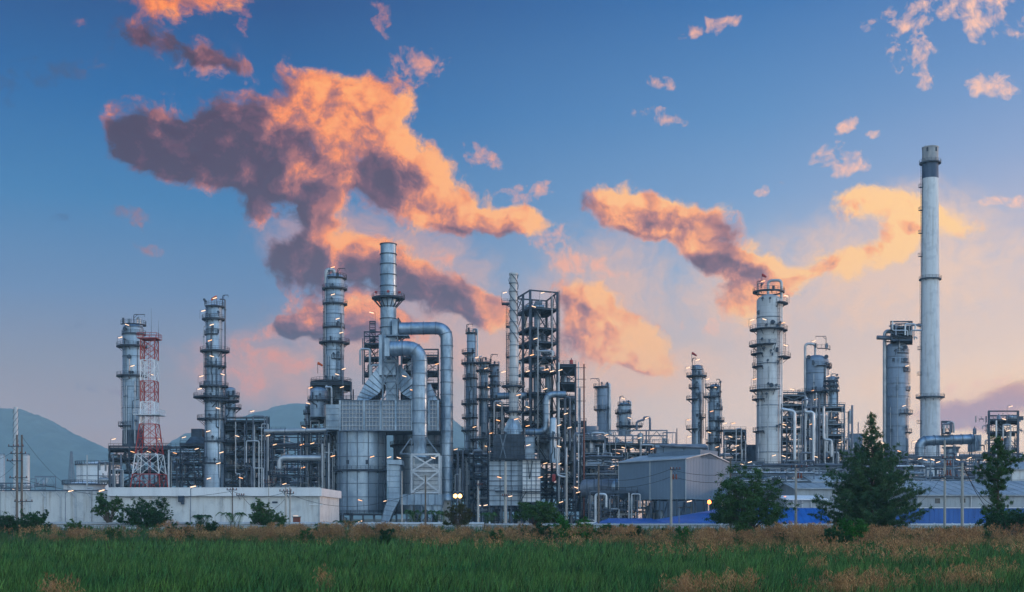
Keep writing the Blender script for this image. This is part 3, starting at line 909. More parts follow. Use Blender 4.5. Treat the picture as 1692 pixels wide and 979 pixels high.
    cloudS = t.mix(1.0, wl, (10, 10, 10), 'MULTIPLY')
    lowc = t.mix(1.0, t.mix(t.rng(D0, .1, .5, 0, 1), cc('#f4bfa0'), cc('#c4989c')), (10, 10, 10), 'MULTIPLY')
    cloudB = t.mix(low, cloudB, lowc)
    front = t.math('MULTIPLY', t.rng(y, .15, .4, 0, 1), t.rng(el, .55, .75, 1, 0))
    v0 = use(gV, Qw)
    veil = t.math('MULTIPLY', t.rng(t.math('ADD', v0, t.math('MULTIPLY', t.math('SUBTRACT', nS, .5), 1.1)), .02, .75, 0, 1), t.rng(v0, 0, .35, 0, .48))
    vc = t.mix(1.0, t.mix(t.rng(azF, -500, 700, 0, 1), cc('#dd9c8a', .7), cc('#ffd0a6', .7)), (10, 10, 10), 'MULTIPLY')
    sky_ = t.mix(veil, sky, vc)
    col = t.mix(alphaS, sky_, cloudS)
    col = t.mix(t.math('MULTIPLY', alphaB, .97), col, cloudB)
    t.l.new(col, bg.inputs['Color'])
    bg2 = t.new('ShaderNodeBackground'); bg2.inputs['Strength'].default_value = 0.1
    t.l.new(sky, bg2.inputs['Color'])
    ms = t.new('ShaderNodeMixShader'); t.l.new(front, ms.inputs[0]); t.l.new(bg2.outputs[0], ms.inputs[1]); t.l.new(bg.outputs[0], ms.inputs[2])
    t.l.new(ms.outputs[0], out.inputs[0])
build_sky()
world.cycles.sampling_method = 'MANUAL'
world.cycles.sample_map_resolution = 512

sd = bpy.data.lights.new('sun', 'SUN'); sd.energy = 2.2; sd.angle = R(3); sd.color = (1.0, .62, .42)
so = bpy.data.objects.new('sun', sd); COL.objects.link(so)
SUN_DIR = Vector((math.sin(SUN_AZ)*math.cos(SUN_EL), math.cos(SUN_AZ)*math.cos(SUN_EL), math.sin(SUN_EL)))
so.rotation_euler = SUN_DIR.to_track_quat('Z', 'Y').to_euler()

# ------------------------------------------------------------------ ground, hills, haze
def grid_object(name, xs, ys, hf, m, kind='structure'):
    nx, ny = len(xs), len(ys)
    vv = [(x, y, hf(x, y)) for y in ys for x in xs]
    ff = [(j*nx+i, j*nx+i+1, (j+1)*nx+i+1, (j+1)*nx+i) for j in range(ny-1) for i in range(nx-1)]
    me = bpy.data.meshes.new(name); me.from_pydata(vv, [], ff); me.update()
    me.polygons.foreach_set('use_smooth', [True]*len(ff))
    me.materials.append(MAT[m]); o = bpy.data.objects.new(name, me); COL.objects.link(o); o['kind'] = kind
    return o
mat('ground_soil', (0.055, 0.065, 0.030), (0.035, 0.045, 0.02), .95, 0, .05, var=0)
mat('yard', (0.20, 0.20, 0.19), (0.14, 0.145, 0.14), .9, 0, .05, fine=.1, var=0)
mat('forest', (0.045, 0.085, 0.075), (0.012, 0.032, 0.034), .95, 0, .02, var=0)
def ground_h(x, y):
    if y < 158: return FIELD
    if y < 172: return FIELD + (0-FIELD)*(y-158)/14*.98
    return 0
grid_object('ground', [-5500, -2500, -1200, -600, -300, 0, 300, 600, 1200, 2500, 5500], [-140, 0, 80, 140, 158, 165, 172, 300, 700, 1500, 3000, 5500], ground_h, 'ground_soil')
yo = MB(); yo.box(-420, 420, 232, 620, -.3, .03); tag(yo.build('plant_yard', 'yard'), kind='structure')
ro = MB(); ro.box(-520, 520, 205, 214, -.3, .06)
mat('asphalt', (0.06, 0.06, 0.062), (0.045, 0.045, 0.05), .9, 0, .2, fine=.1, var=0)
tag(ro.build('road', 'asphalt'), kind='structure')

def hill(name, pts, d, depth, seed):
    rr = random.Random(seed)
    from mathutils import noise as mn
    pxs = [p[0] for p in pts]
    def prof(px):
        for (a, za), (b, zb) in zip(pts, pts[1:]):
            if a <= px <= b:
                u = (px-a)/(b-a); u = u*u*(3-2*u)*.5 + u*.5; return za+(zb-za)*u
        return 870
    N = int((pxs[-1]-pxs[0])/1.6); M = 26
    xs = [X(pxs[0] + (pxs[-1]-pxs[0])*i/N, d) for i in range(N+1)]
    ys = [d - depth/2 + depth*j/M for j in range(M+1)]
    def h(x, y):
        px = x/d*F + 846
        top = max(Z(prof(px), d), 0)
        v = (y-d)/(depth/2)
        env = max(0, math.cos(v*math.pi/2))**.8
        q = mn.fractal(Vector((x/420, y/420, seed)), 1.0, 2.1, 5)
        q2 = mn.noise(Vector((x/16, y/16, seed+3))) * 6
        return max(-5, top*env*(1 + .10*q*(1-env*.6)) + (q2 + 12*mn.noise(Vector((x/70, y/70, 5))))*min(1, top/60)*env - 3)
    return grid_object(name, xs, ys, h, 'forest')
hill('hill_west', [(-900, 860), (-500, 760), (-250, 720), (-60, 690), (0, 676), (30, 674), (60, 684), (100, 706), (140, 726), (180, 750), (215, 782), (260, 820), (310, 858), (350, 866)], 4300, 1300, 2)
hill('hill_east', [(205, 866), (250, 780), (290, 735), (320, 716), (355, 708), (390, 694), (430, 682), (470, 668), (500, 664), (560, 662), (620, 668), (680, 676), (740, 692), (790, 722), (850, 760), (910, 800), (990, 840), (1060, 866)], 4800, 1300, 7)

hz = MB(); hz.box(-5600, 5600, -200, 5600, -3.2, 420)
hm = bpy.data.materials.new('haze_air'); hm.use_nodes = True
ht = NT(hm.node_tree); ht.n.clear()
ho = ht.new('ShaderNodeOutputMaterial'); hv = ht.new('ShaderNodeVolumePrincipled')
hv.inputs['Color'].default_value = (0.52, 0.82, 1.0, 1); hv.inputs['Density'].default_value = HAZE_DENSITY
hv.inputs['Anisotropy'].default_value = -0.2
ht.l.new(hv.outputs[0], ho.inputs['Volume'])
MAT['haze_air'] = hm
ho_ = hz.build('haze', 'haze_air'); ho_['kind'] = 'stuff'
hm.cycles.homogeneous_volume = True

# ------------------------------------------------------------------ the refinery, left part
# far chimney, silos and scaffolded block
def far_chimney():
    d = 900; x = X(26, d)
    t = thing('chimney', 'slim pale chimney with spiral fins beside far silos at the left edge', 'chimney', (x, d, 0))
    mb = MB(); mb.lathe([(1.9, 0), (1.5, Z(673, d))], x, d, 16); mb.build('shaft', 'cladding_pale', t)
    mb = MB(); h = Z(675, d)
    for k in range(3):
        pts = [(x + 1.75*math.cos(a), d + 1.75*math.sin(a), h - 28 + i*.9) for i, a in ((i, i*.42 + k*2.094) for i in range(31))]
        mb.path(pts, .18, 4)
    mb.build('spiral_fin', 'steel', t)
far_chimney()
for px, w, top, lab in ((3, 10, 750, 'pale far silo cut by the left edge of the view'), (43, 12, 750, 'pale far silo right of the slim chimney with spiral fins')):
    d = 900; s = d/F
    t = thing('silo', lab, 'silo', (X(px,d), d, 0), 'far silos')
    mb = MB(); r = w*s/2; z1 = Z(top, d); mb.lathe([(r, 0), (r, z1-1.5), (r*.6, z1-.4), (0, z1)], X(px,d), d, 20); mb.build('shell', 'cladding_pale', t)
    mb = MB(); railing_ring(mb, X(px,d), d, r*.95, z1-1.4, h=1.3, t=.08); mb.build('railing', 'steel', t)
frame('far blue grey scaffolded block low in front of the hill', 'process_structure', 'process structure', [(58,800),(92,800),(92,815),(58,815)], [842, 828, 815, 803], 787, seed=5, fill=.5, m='steel_light', stairs=False)
frame('low far pipe structure behind the twin wooden poles', 'process_structure', 'process structure', [(-30,760),(50,760),(50,772),(-30,772)], [838, 820, 806], 798, seed=6, fill=.8, stairs=False,
      lamp_pts=[(22,809,758),(5,812,758),(40,826,758)])
def lattice_mast(label, px, wtop, wbot, top, base_py, d, bands, mcol, name='lattice_mast', cat='lattice mast', plat=(), spikes=(), straight_to=None, tk=.16):
    s = d/F; z1 = Z(top,d); z0 = 0 if base_py is None else Z(base_py,d)
    t = thing(name, label, cat, (X(px,d), d, z0))
    zs_split = Z(straight_to, d) if straight_to else z1
    def hw(z):
        if z >= zs_split: return wtop*s/2
        u = (z-z0)/(zs_split-z0); return (wbot + (wtop-wbot)*u)*s/2
    z = z0; edges = [z0]
    while z < z1-1:
        z += max(2.0, hw(z)*1.5); edges.append(min(z, z1))
    for bi, (ba, bb, mm) in enumerate(bands):
        za, zb = Z(bb,d) if bb else z0, Z(ba,d)
        mb = MB()
        for a, b in zip(edges, edges[1:]):
            mid = (a+b)/2
            if not (za <= mid < zb): continue
            wa, wb = hw(a), hw(b)
            ca = [(-wa,-wa),(wa,-wa),(wa,wa),(-wa,wa)]; cb_ = [(-wb,-wb),(wb,-wb),(wb,wb),(-wb,wb)]
            x = X(px,d)
            for i in range(4):
                j = (i+1) % 4
                mb.beam((x+ca[i][0], d+ca[i][1], a), (x+cb_[i][0], d+cb_[i][1], b), tk*1.5)
                mb.beam((x+ca[i][0], d+ca[i][1], a), (x+cb_[j][0], d+cb_[j][1], b), tk*.8)
                mb.beam((x+ca[j][0], d+ca[j][1], a), (x+cb_[i][0], d+cb_[i][1], b), tk*.8)
                mb.beam((x+cb_[i][0], d+cb_[i][1], b), (x+cb_[j][0], d+cb_[j][1], b), tk*.9)
        if mb.v: mb.build('lattice_section', mm, t)
    for (py, hwpx, mm) in plat:
        x = X(px,d); w = hwpx*s; z = Z(py,d)
        mb = MB(); mb.box(x-w, x+w, d-w, d+w, z-.2, z); o = mb.build('platform', mm, t)
        mb = MB(); railing_poly(mb, [(x-w,d-w),(x+w,d-w),(x+w,d+w),(x-w,d+w)], z, 1.3, .06); mb.build('railing', mm, o)
    for (ppx, a, b) in spikes:
        mb = MB(); mb.tube((X(ppx,d), d, Z(b,d)), (X(ppx,d), d, Z(a,d)), .09, .03, 5); mb.build('antenna', 'steel_light', t)
    mb = MB(); ladder_mb(mb, X(px,d), d, z0, z1, False); mb.build('ladder', 'red_paint', t)
    return t
lattice_mast('thin far power pylon standing in front of the hazy hill', 118, 2.5, 16, 746, None, 1100, [(746, None, 'steel_light')], None, name='power_pylon', cat='pylon', tk=.22)

# storage tanks
def tank(label, l, r, top, d, m='white_paint', roof=6):
    s = d/F; x = X((l+r)/2, d); rad = (r-l)/2*s; z = Z(top,d)
    t = thing('storage_tank', label, 'storage tank', (x, d+rad, 0), 'white storage tanks at the left')
    mb = MB(); mb.lathe([(rad,0),(rad,z),(rad*.6,z+roof*s*.5),(0,z+roof*s)], x, d+rad, 48); mb.build('shell', m, t)
    for k in (.45, .8):
        mb = MB(); mb.lathe([(rad-.02,z*k),(rad+.14,z*k),(rad+.14,z*k+.25),(rad-.02,z*k+.25)], x, d+rad, 48); mb.build('stiffening_ring', 'steel_light', t)
    mb = MB(); mb.lathe([(rad-.05,z-.15),(rad+.6,z-.15),(rad+.6,z),(rad-.05,z)], x, d+rad, 48); mb.build('walkway', 'steel', t)
    mb = MB(); railing_ring(mb, x, d+rad, rad+.5, z, h=1.3, t=.07); mb.build('railing', 'steel', t)
    mb = MB(); ladder_mb(mb, x-rad*.5, d+rad-math.sqrt(rad*rad*.75)-.4, 0, z+.5, False); mb.build('ladder', 'steel', t)
tank('wide white storage tank with railing, the farther and taller of the two', 116, 186, 767, 470)
tank('low white storage tank with roof railing in front of the taller tank', 95, 162, 800, 400)

# supports and first column
frame('steel table structure carrying the thick silver column and red white mast', 'process_structure', 'process structure', [(181,372),(280,372),(280,392),(181,392)], [842, 820, 800, 777, 757, 740], 737,
      seed=11, fill=.9, pipes=10, lamp_pts=[(188,726,370),(264,726,370),(219,747,370),(246,747,370)])
tower('thick silver column standing on a steel table left of the red and white mast', 220, 34, 535, 382, base=738,
      plats=[(537,203,241),(553,202,240),(573,193,243),(622,193,242),(704,196,222)], ringpy=(590,640,675), manholes=[(219,592)], pm='pipe_metal',
      ladders=[(203,622,700),(212,573,622)], pipes=[(214,640,735,.16),(228,632,735,.2),(210,640,735,.13)], hoop=(227,233,524,540,.28), davits=[(221,520,553,239)],
      lamp_pts=[(199,558),(219,605),(210,537),(253,620)], skirt=712)
lattice_mast('red and white lattice telecom mast with whip antennas beside the thick column', 247, 23, 62, 562, None, 345,
     [(556, 601, 'red_paint'), (601, 632, 'white_paint'), (632, 668, 'red_paint'), (668, 705, 'white_paint'), (705, 741, 'red_paint'), (741, 777, 'white_paint'), (777, None, 'red_paint')], None,
     name='telecom_mast', plat=[(560, 16, 'red_paint'), (686, 21, 'white_paint')], spikes=[(250, 510, 560), (262, 530, 560)], straight_to=690, tk=.15)

# slender column with many platforms
tower('slender silver column ringed by ten dark platforms with an orange windsock on top', 354, 31, 503, 362,
      wtop=(26, 640),
      plats=[(507,341,372),(528,334,372),(553,338,364),(581,331,379),(606,338,374),(639,330,377),(657,320,378),(663,338,394),(693,326,372),(730,338,374),(766,338,372)],
      ringpy=(545,620,680), ladders=[(345,507,553),(343,581,640),(362,606,660)], pipes=[(372,495,700,.22,'pipe_dark'),(337,540,640,.12),(366,640,790,.18)],
      davits=[(368,488,507,377)], lamp_pts=[(350,537),(347,563),(350,589),(368,619),(333,622),(330,643),(360,675),(344,713),(366,748),(345,791),(361,766),(355,493),(336,514)])
windsock('orange windsock flying on the slender column with ten platforms', 358, 496, 361, -9)
mb_ = None
tower('short thick column half hidden behind the slender one, with two side platforms', 381, 17, 640, 385, base=None,
      plats=[(655,370,396),(675,372,398)], lamp_pts=[])
frame('dense steel structure of pipes right of the slender column', 'process_structure', 'process structure', [(371,368),(444,368),(444,388),(371,388)], [842, 822, 800, 775, 750, 728, 708, 695], 690,
      seed=21, fill=1.0, pipes=12, lamp_pts=[(417,680,366),(392,721,366),(443,720,366),(398,790,366)])
frame('small platform structure carrying a dark hopper left of the slender column', 'process_structure', 'process structure', [(298,378),(338,378),(338,390),(298,390)], [842, 815, 790, 765, 735], 733,
      seed=22, fill=.5, pipes=4, lamp_pts=[(304,723,376),(325,742,376)])
def hopper(label, px, w, top, bot, d, m='steel'):
    s = d/F; x = X(px,d); hw = w*s/2; z1 = Z(top,d); z0 = Z(bot,d)
    t = thing('hopper', label, 'hopper', (x, d+4, z0))
    mb = MB(); mb.box(x-hw*.5, x+hw*.5, d+2, d+6, z0+(z1-z0)*.45, z1); mb.build('duct', m, t)
    mb = MB()
    a = [(x-hw,d,z0),(x+hw,d,z0),(x+hw,d+8,z0),(x-hw,d+8,z0)]; b = [(x-hw*.55,d+1.8,z0+(z1-z0)*.5),(x+hw*.55,d+1.8,z0+(z1-z0)*.5),(x+hw*.55,d+6.2,z0+(z1-z0)*.5),(x-hw*.55,d+6.2,z0+(z1-z0)*.5)]
    mb._add(a+b, [(0,3,2,1),(4,5,6,7),(0,1,5,4),(1,2,6,5),(2,3,7,6),(3,0,4,7)], False); mb.build('hood', m, t)
hopper('dark hood shaped hopper standing on the small platform structure', 322, 36, 708, 735, 379)
pipe_rack('long three level pipe rack between the tank farm and the slender column', 262, 372, 392, 9, [842, 815, 790, 766, 748], seed=31, lamp_pts=[(289,749,388)])
pipe_rack('dense pipe rack behind the white walled building, left of the big furnace', 440, 545, 372, 12, [845, 825, 806, 785, 762, 735, 716], seed=32, pipes_per=5,
          lamp_pts=[(499,735,370),(516,733,370),(454,735,370),(501,773,370),(532,827,370),(470,800,370)])
def big_pipe(label, pts, r, m='pipe_metal', name='pipeline', cat='pipe', flange=0, supports=(), n=12, bend=None):
    P3 = [(X(a,d), d, Z(b,d)) for a, b, d in pts]
    t = thing(name, label, cat, P3[0])
    mb = MB(); mb.pipe(P3, r, n, bend=bend, flange=flange, seg=7); mb.build('pipe', m, t)
    for (a, b, d) in supports:
        mb = MB(); x = X(a,d); z = Z(b,d)-r; mb.box(x-.5, x+.5, d-.6, d+.6, z-.15, z+.1); mb.beam((x, d, 0), (x, d, z-.1), .25); mb.build('support', 'steel', t)
    return t
big_pipe('long silver overhead pipe running left from the furnace', [(437,713,366),(546,711,366)], .62, flange=6, supports=[(450,713,366),(500,712,366)])
big_pipe('fat curved silver pipe at pipe rack height behind the white wall', [(462,775,364),(462,757,364),(545,757,364)], .8, 'pipe_metal')

# tall column C with stacked base decks
tower('tall silver column with round crook pipe on top, left of the furnace stack', 553, 31, 452, 385,
      plats=[(460,543,573),(478,532,574),(503,533,574),(542,533,570),(567,527,578),(594,550,569),(632,514,580)], ringpy=(490,520,580,612),
      ladders=[(535,478,505),(536,510,632),(560,567,632)], pipes=[(536,500,690,.2),(566,520,640,.2,'pipe_dark'),(545,590,690,.13)],
      hoop=(552,540,443,470,.62), davits=[(558,444,460,570)], lamp_pts=[(550,487),(558,527),(564,550),(550,442),(557,619),(568,610)])
windsock('small orange windsock left of the tall column with crook pipe', 525, 605, 372, 8)
frame('round edged deck structure of vessels at the foot of the tall column', 'process_structure', 'process structure', [(514,374),(580,374),(580,394),(514,394)], [842, 815, 790, 765, 740, 710, 690, 660, 634], 632,
      seed=41, fill=1.3, pipes=8, subx=3, lamp_pts=[(513,641,372),(565,640,372),(509,667,372),(518,688,372)])
tower('squat pale drum under the decks of the tall column', 527, 28, 640, 372, base=690, plats=[(662,508,546)], pipes=[(548,640,700,.3)], name='process_drum', cat='vessel')
tower('slim dark column with three small platforms left of the squat drum', 508, 8, 668, 378, plats=[(684,501,515),(704,496,515)], m='cladding_blue', lamp_pts=[(502,707)])
frame('low deck with railings between the squat drum and the furnace box', 'process_structure', 'process structure', [(540,362),(563,362),(563,372),(540,372)], [842,810,780,747,712,700], 698, seed=43, fill=.6, pipes=5)

# ------------------------------------------------------------------ furnace complex
def furnace():
    d = 350; s = d/F
    t = thing('furnace', 'big silver furnace with grid ribbed box, round drum below and central stack', 'furnace', (X(640,d), d, 0))
    # round radiant drums
    def drum(px, w, dd, top, bot, name='radiant_drum', nrib=14, m='cladding_bright'):
        x = X(px,dd); r = w*dd/F/2; za, zb = Z(bot,dd), Z(top,dd)
        mb = MB(); mb.lathe([(r,za),(r,zb)], x, dd, 56); o = mb.build(name, m, t)
        for py in (top+2, top+22, top+44, 777, 800, 822, bot-3):
            if py >= bot: continue
            mb = MB(); z = Z(py,dd); mb.lathe([(r-.02,z-.1),(r+.16,z-.1),(r+.16,z+.1),(r-.02,z+.1)], x, dd, 56); mb.build('band', 'steel_light', o)
        for i in range(nrib):
            a = 2*math.pi*(i+.35)/nrib
            mb = MB(); mb.cbox((x+(r+.06)*math.cos(a), dd+(r+.06)*math.sin(a), (za+zb)/2), .22, .26, zb-za, rz=a); mb.build('rib', 'steel_light', o)
        return x, r
    x, r = drum(598, 80, d+8, 712, 848)
    ring_platform(t, x, d+8, r, x, r+1.2, Z(777,d+1)); ring_platform(t, x, d+8, r, x, r+1.0, Z(850,d+2))
    x2, r2 = drum(690, 78, d+22, 714, 850)
    ring_platform(t, x2, d+22, r2, x2, r2+1.2, Z(735,d+15))
    drum(560, 48, d+27, 712, 850, nrib=10)
    for px in (566, 582, 600, 618, 632, 655, 672, 690, 706, 722):
        dd = d + 3 if px < 640 else d+14
        mb = MB(); mb.beam((X(px,dd), dd, 0), (X(px,dd), dd, Z(850,dd)), .5); mb.build('leg', 'steel_light', t)
    mb = MB(); mb.box(X(545,d+4), X(648,d+4), d+1, d+15, Z(852,d+1), Z(852,d+1)+.4); mb.build('base_slab', 'steel', t)
    # manholes with lamp glow plates
    for px in (572, 604, 632):
        dd = d - 5.6 + abs(px-598)*.05
        mb = MB(); mb.cbox((X(px,dd), dd+3.2, Z(763,dd)), .7, .5, 1.2); mb.build('peep_door', 'steel', t)
    # convection box with grid of stiffeners
    xa, xb = X(562,d), X(724,d); za, zb = Z(711,d), Z(663,d); ya, yb = d, d+18
    mb = MB(); mb.box(xa, xb, ya, yb, za, zb); cbx = mb.build('convection_box', 'cladding_blue', t)
    heavy = [562, 602, 629.5, 654, 681, 709, 724]
    for px in heavy:
        mb = MB(); mb.box(X(px,d)-.26, X(px,d)+.26, ya-.6, ya-.0, za-.1, zb+.15); mb.build('main_rib', 'duct_metal', cbx)
    mb = MB(); px = 566.5
    while px < 723:
        mb.box(X(px,d)-.075, X(px,d)+.075, ya-.35, ya-.003, za, zb); px += 5.5
    mb.build('vertical_ribs', 'cladding_pale', cbx)
    mb = MB()
    for k in range(1, 7):
        z = za + (zb-za)*k/7; mb.box(xa, xb, ya-.39, ya-.006, z-.07, z+.07)
    mb.build('horizontal_ribs', 'cladding_pale', cbx)
    for z in (za-.25, zb):
        mb = MB(); mb.box(xa-.3, xb+.3, ya-.5, yb+.3, z, z+.25); mb.build('edge_beam', 'steel_light', cbx)
    mb = MB(); railing_poly(mb, [(xa,ya-.3),(xb,ya-.3),(xb,yb),(xa,yb)], zb+.25); mb.build('railing', 'steel', cbx)
    for zz in (Z(690,d),):
        mb = MB(); mb.box(X(541,d+8), xa-.02, ya+5, yb-2, za+.5, zb-.5); mb.build('end_box', 'duct_metal', cbx)
        for k in range(4):
            mb = MB(); z = za+1.2+k*1.7; mb.box(X(541,d+8)-.08, xa-.05, ya+4.88, ya+5.0, z, z+.14); mb.build('stiffener', 'steel_light', cbx)
    # breeching ducts sloping from the box to the stack
    def duct(poly0, poly1, y0, y1, m='duct_metal', nm='breeching_duct', rings=4):
        vv = [(X(a,d), y0, Z(b,d)) for a, b in (poly0[0], poly0[1])] + [(X(a,d), y1, Z(b,d)) for a, b in (poly0[1], poly0[0])]
        w = [(X(a,d), y0+.8, Z(b,d)) for a, b in (poly1[0], poly1[1])] + [(X(a,d), y1-.8, Z(b,d)) for a, b in (poly1[1], poly1[0])]
        mb = MB(); mb._add(vv+w, [(0,3,2,1),(4,5,6,7),(0,1,5,4),(1,2,6,5),(2,3,7,6),(3,0,4,7)], False); o = mb.build(nm, m, t); fixnormals(o)
        for k in range(rings+1):
            u = k/rings; q = [tuple(Vector(p).lerp(Vector(r_), u)) for p, r_ in zip(vv, w)]
            mb = MB()
            for i in range(4): 
                a, b = Vector(q[i]), Vector(q[(i+1) % 4])
                mb.beam(a, b, .22)
            mb.build('flange', 'steel_light', o)
    yc0, yc1 = d+3, d+15
    duct([(586,661),(606,661)], [(600,632),(624,648)], yc0, yc1)
    duct([(600,632),(624,648)], [(624,600),(636,622)], yc0+.8, yc1-.8)
    duct([(682,661),(700,661)], [(661,648),(684,630)], yc0, yc1)
    duct([(661,648),(684,630)], [(648,622),(658,600)], yc0+.8, yc1-.8)
    duct([(636,661),(652,661)], [(634,618),(652,618)], yc0+1, yc1-1)
    duct([(703,661),(722,661)], [(690,640),(708,630)], yc0+3, yc1, rings=3)
    # central tower frame in front of the breeching
    for px in (631.5, 656):
        for dd in (d+1.5, d+14):
            mb = MB(); mb.beam((X(px,d), dd, zb), (X(px,d), dd, Z(549,d)), .45); mb.build('tower_leg', 'steel_light', t)
    for a, b in ((660,630),(630,597),(597,566)):
        mb = MB(); y = d+1.4
        mb.beam((X(631.5,d),y,Z(a,d)), (X(656,d),y,Z(b,d)), .28); mb.beam((X(656,d),y,Z(a,d)), (X(631.5,d),y,Z(b,d)), .28)
        mb.beam((X(631.5,d),y,Z(b,d)), (X(656,d),y,Z(b,d)), .34); mb.build('cross_brace', 'steel_light', t)
    mb = MB(); mb.box(X(624,d), X(652,d), d+3, d+13, Z(618,d), Z(551,d)); mb.build('stack_base', 'duct_metal', t)
    mb = MB(); mb.box(X(637,d), X(675,d), d+.5, d+6, Z(553,d)-.3, Z(553,d)); mb.build('cantilever_beam', 'steel_light', t)
    for a,b in (((656,566),(674,553)),((656,575),(668,553))):
        mb = MB(); mb.beam((X(a[0],d), d+2, Z(a[1],d)), (X(b[0],d), d+2, Z(b[1],d)), .25); mb.build('bracket', 'steel_light', t)
    # stack
    xs = X(637,d); ys = d+8; rs = 13.3*s
    mb = MB(); mb.lathe([(rs,Z(553,d)),(rs*1.02,Z(500,d)),(rs*.99,Z(393,d)),(rs*.86,Z(393,d)),(rs*.86,Z(398,d))], xs, ys, 40); st_ = mb.build('stack', 'duct_metal', t)
    for py in (394, 411, 428, 446, 465, 500, 520, 535, 549):
        mb = MB(); z = Z(py,d); mb.lathe([(rs-.02,z-.12),(rs+.22,z-.12),(rs+.22,z+.12),(rs-.02,z+.12)], xs, ys, 40); mb.build('stack_ring', 'steel', st_)
    o = ring_platform(t, xs, ys, rs, xs, 28*s, Z(485,d), brace=False)
    for i in range(16):
        a = 2*math.pi*i/16
        mb = MB(); mb.beam((xs+26.5*s*math.cos(a), ys+26.5*s*math.sin(a), Z(486,d)), (xs+rs*math.cos(a), ys+rs*math.sin(a), Z(501,d)), .22); mb.build('bracket', 'steel_dark', o)
    for i, a in enumerate((3.9, 4.8, 5.6)):
        mb = MB(); mb.cbox((xs+26*s*math.cos(a), ys+26*s*math.sin(a), Z(478,d)), .7, .5, .6); mb.build('warning_light', 'red_paint', o)
    # upper duct leaving the stack
    mb = MB(); mb.box(X(646,d), X(655,d), d+3.5, d+12.5, Z(552,d), Z(524,d)); mb.build('duct_collar', 'duct_metal', t)
    mb = MB(); mb.box(X(655,d)+.02, X(657,d), d+3.2, d+12.8, Z(554,d), Z(522,d)); mb.build('duct_flange', 'steel_dark', t)
    yy = d+5
    mb = MB(); mb.pipe([(X(657,d), yy, Z(539,d)), (X(736.5,d), yy, Z(538,d)), (X(736.5,d), yy, Z(818,d))], 10.4*s, 28, bend=20*s, flange=3.4, seg=10); mb.build('outer_duct', 'duct_metal', t)
    mb = MB(); mb.lathe([(10.4*s, Z(817,d)), (13.5*s, Z(823,d)), (13.5*s, Z(827,d))], X(736.5,d), yy, 28); mb.build('duct_foot', 'cladding_bright', t)
    mb = MB(); mb.beam((X(736.5,d), yy, 0), (X(736.5,d), yy, Z(827,d)), 2.2); mb.build('duct_pedestal', 'concrete', t)
    # inner duct
    y2 = d-1.8
    mb = MB(); mb.box(X(638,d), X(646,d), d-4.2, d+3, Z(592,d), Z(563,d)); mb.build('duct_collar', 'duct_metal', t)
    mb = MB(); mb.pipe([(X(646,d), y2, Z(578,d)), (X(694.5,d), y2, Z(577,d)), (X(694.5,d), y2, Z(722,d))], 12.3*s, 28, bend=24*s, flange=3.4, seg=10); mb.build('inner_duct', 'duct_metal', t)
    mb = MB(); a = 12.3*s
    # cone to the fan house
    mb.lathe([(12.6*s, Z(722,d)), (12.6*s, Z(726,d)), (10*s, Z(735,d)), (15*s, Z(757,d))], X(694.5,d), y2, 24); mb.build('duct_cone', 'cladding_bright', t)
    # support frame under the inner duct
    fx0, fx1 = X(683,d), X(728,d); fy0, fy1 = d-6, d+2
    for xx in (fx0, fx1):
        for y in (fy0, fy1):
            mb = MB(); mb.beam((xx, y, 0), (xx, y, Z(753,d)), .5); mb.build('fan_frame_post', 'cladding_pale', t)
    for a_, b_ in ((753,780),(780,814)):
        mb = MB(); mb.beam((fx0,fy0-.1,Z(a_,d)), (fx1,fy0-.1,Z(b_,d)), .4); mb.beam((fx1,fy0-.12,Z(a_,d)), (fx0,fy0-.12,Z(b_,d)), .4)
        mb.build('fan_frame_brace', 'cladding_pale', t)
    for py in (753, 780, 815):
        mb = MB(); mb.box(fx0-.2, fx1+.2, fy0-.3, fy0+.15, Z(py,d)-.25, Z(py,d)+.25); mb.build('fan_frame_beam', 'cladding_pale', t)
    for a_, b_ in (((683,725),(664,752)),((706,725),(727,752)),((683,725),(683,752)),((706,725),(706,752)),((664,752),(727,752))):
        mb = MB(); mb.beam((X(a_[0],d), fy0, Z(a_[1],d)), (X(b_[0],d), fy0, Z(b_[1],d)), .32); mb.build('truss_member', 'steel_light', t)
    mb = MB(); mb.box(fx0+.5, fx1-.5, fy0+1.5, fy1-.3, Z(813,d), Z(768,d)); mb.build('fan_house', 'cladding_pale', t)
    for k in range(6):
        mb = MB(); z = Z(810,d)+k*1.2; mb.box(fx0+.45, fx1-.45, fy0+1.38, fy0+1.49, z, z+.12); mb.build('fan_house_rib', 'steel_light', t)
    # air duct box with hoppers
    bx0, bx1 = X(666,d), X(733,d)
    mb = MB(); mb.box(bx0, bx1, d-8, d+1, Z(835,d), Z(818,d)); ab = mb.build('air_duct_box', 'cladding_bright', t)
    for k in range(7):
        mb = MB(); xx = bx0 + (bx1-bx0)*k/6; mb.box(xx-.12, xx+.12, d-8.15, d-8.0, Z(835,d), Z(818,d)); mb.build('rib', 'steel_light', ab)
    mb = MB(); mb.prism([(X(700,d),Z(835.2,d)),(X(733,d),Z(835.2,d)),(X(726,d),Z(852,d)),(X(718,d),Z(852,d))], 'y', d-7, d); mb.build('hopper', 'duct_metal', ab)
    for px in (668, 684, 700, 716, 732):
        mb = MB(); mb.beam((X(px,d), d-7.6, 0), (X(px,d), d-7.6, Z(835.5,d)), .38); mb.build('box_leg', 'steel_light', ab)
    # intake hood and snaking duct
    yh0, yh1 = d-10, d-4
    mb = MB(); mb.prism([(X(645.5,d),Z(771,d)),(X(665.5,d),Z(771,d)),(X(665.5,d),Z(826,d)),(X(655,d),Z(846,d)),(X(646,d),Z(868,d)),(X(635,d),Z(868,d)),(X(641,d),Z(842,d)),(X(648,d),Z(824,d)),(X(648,d),Z(808,d)),(X(645,d),Z(795,d))], 'y', yh0, yh1)
    o = mb.build('intake_duct', 'cladding_bright', t)
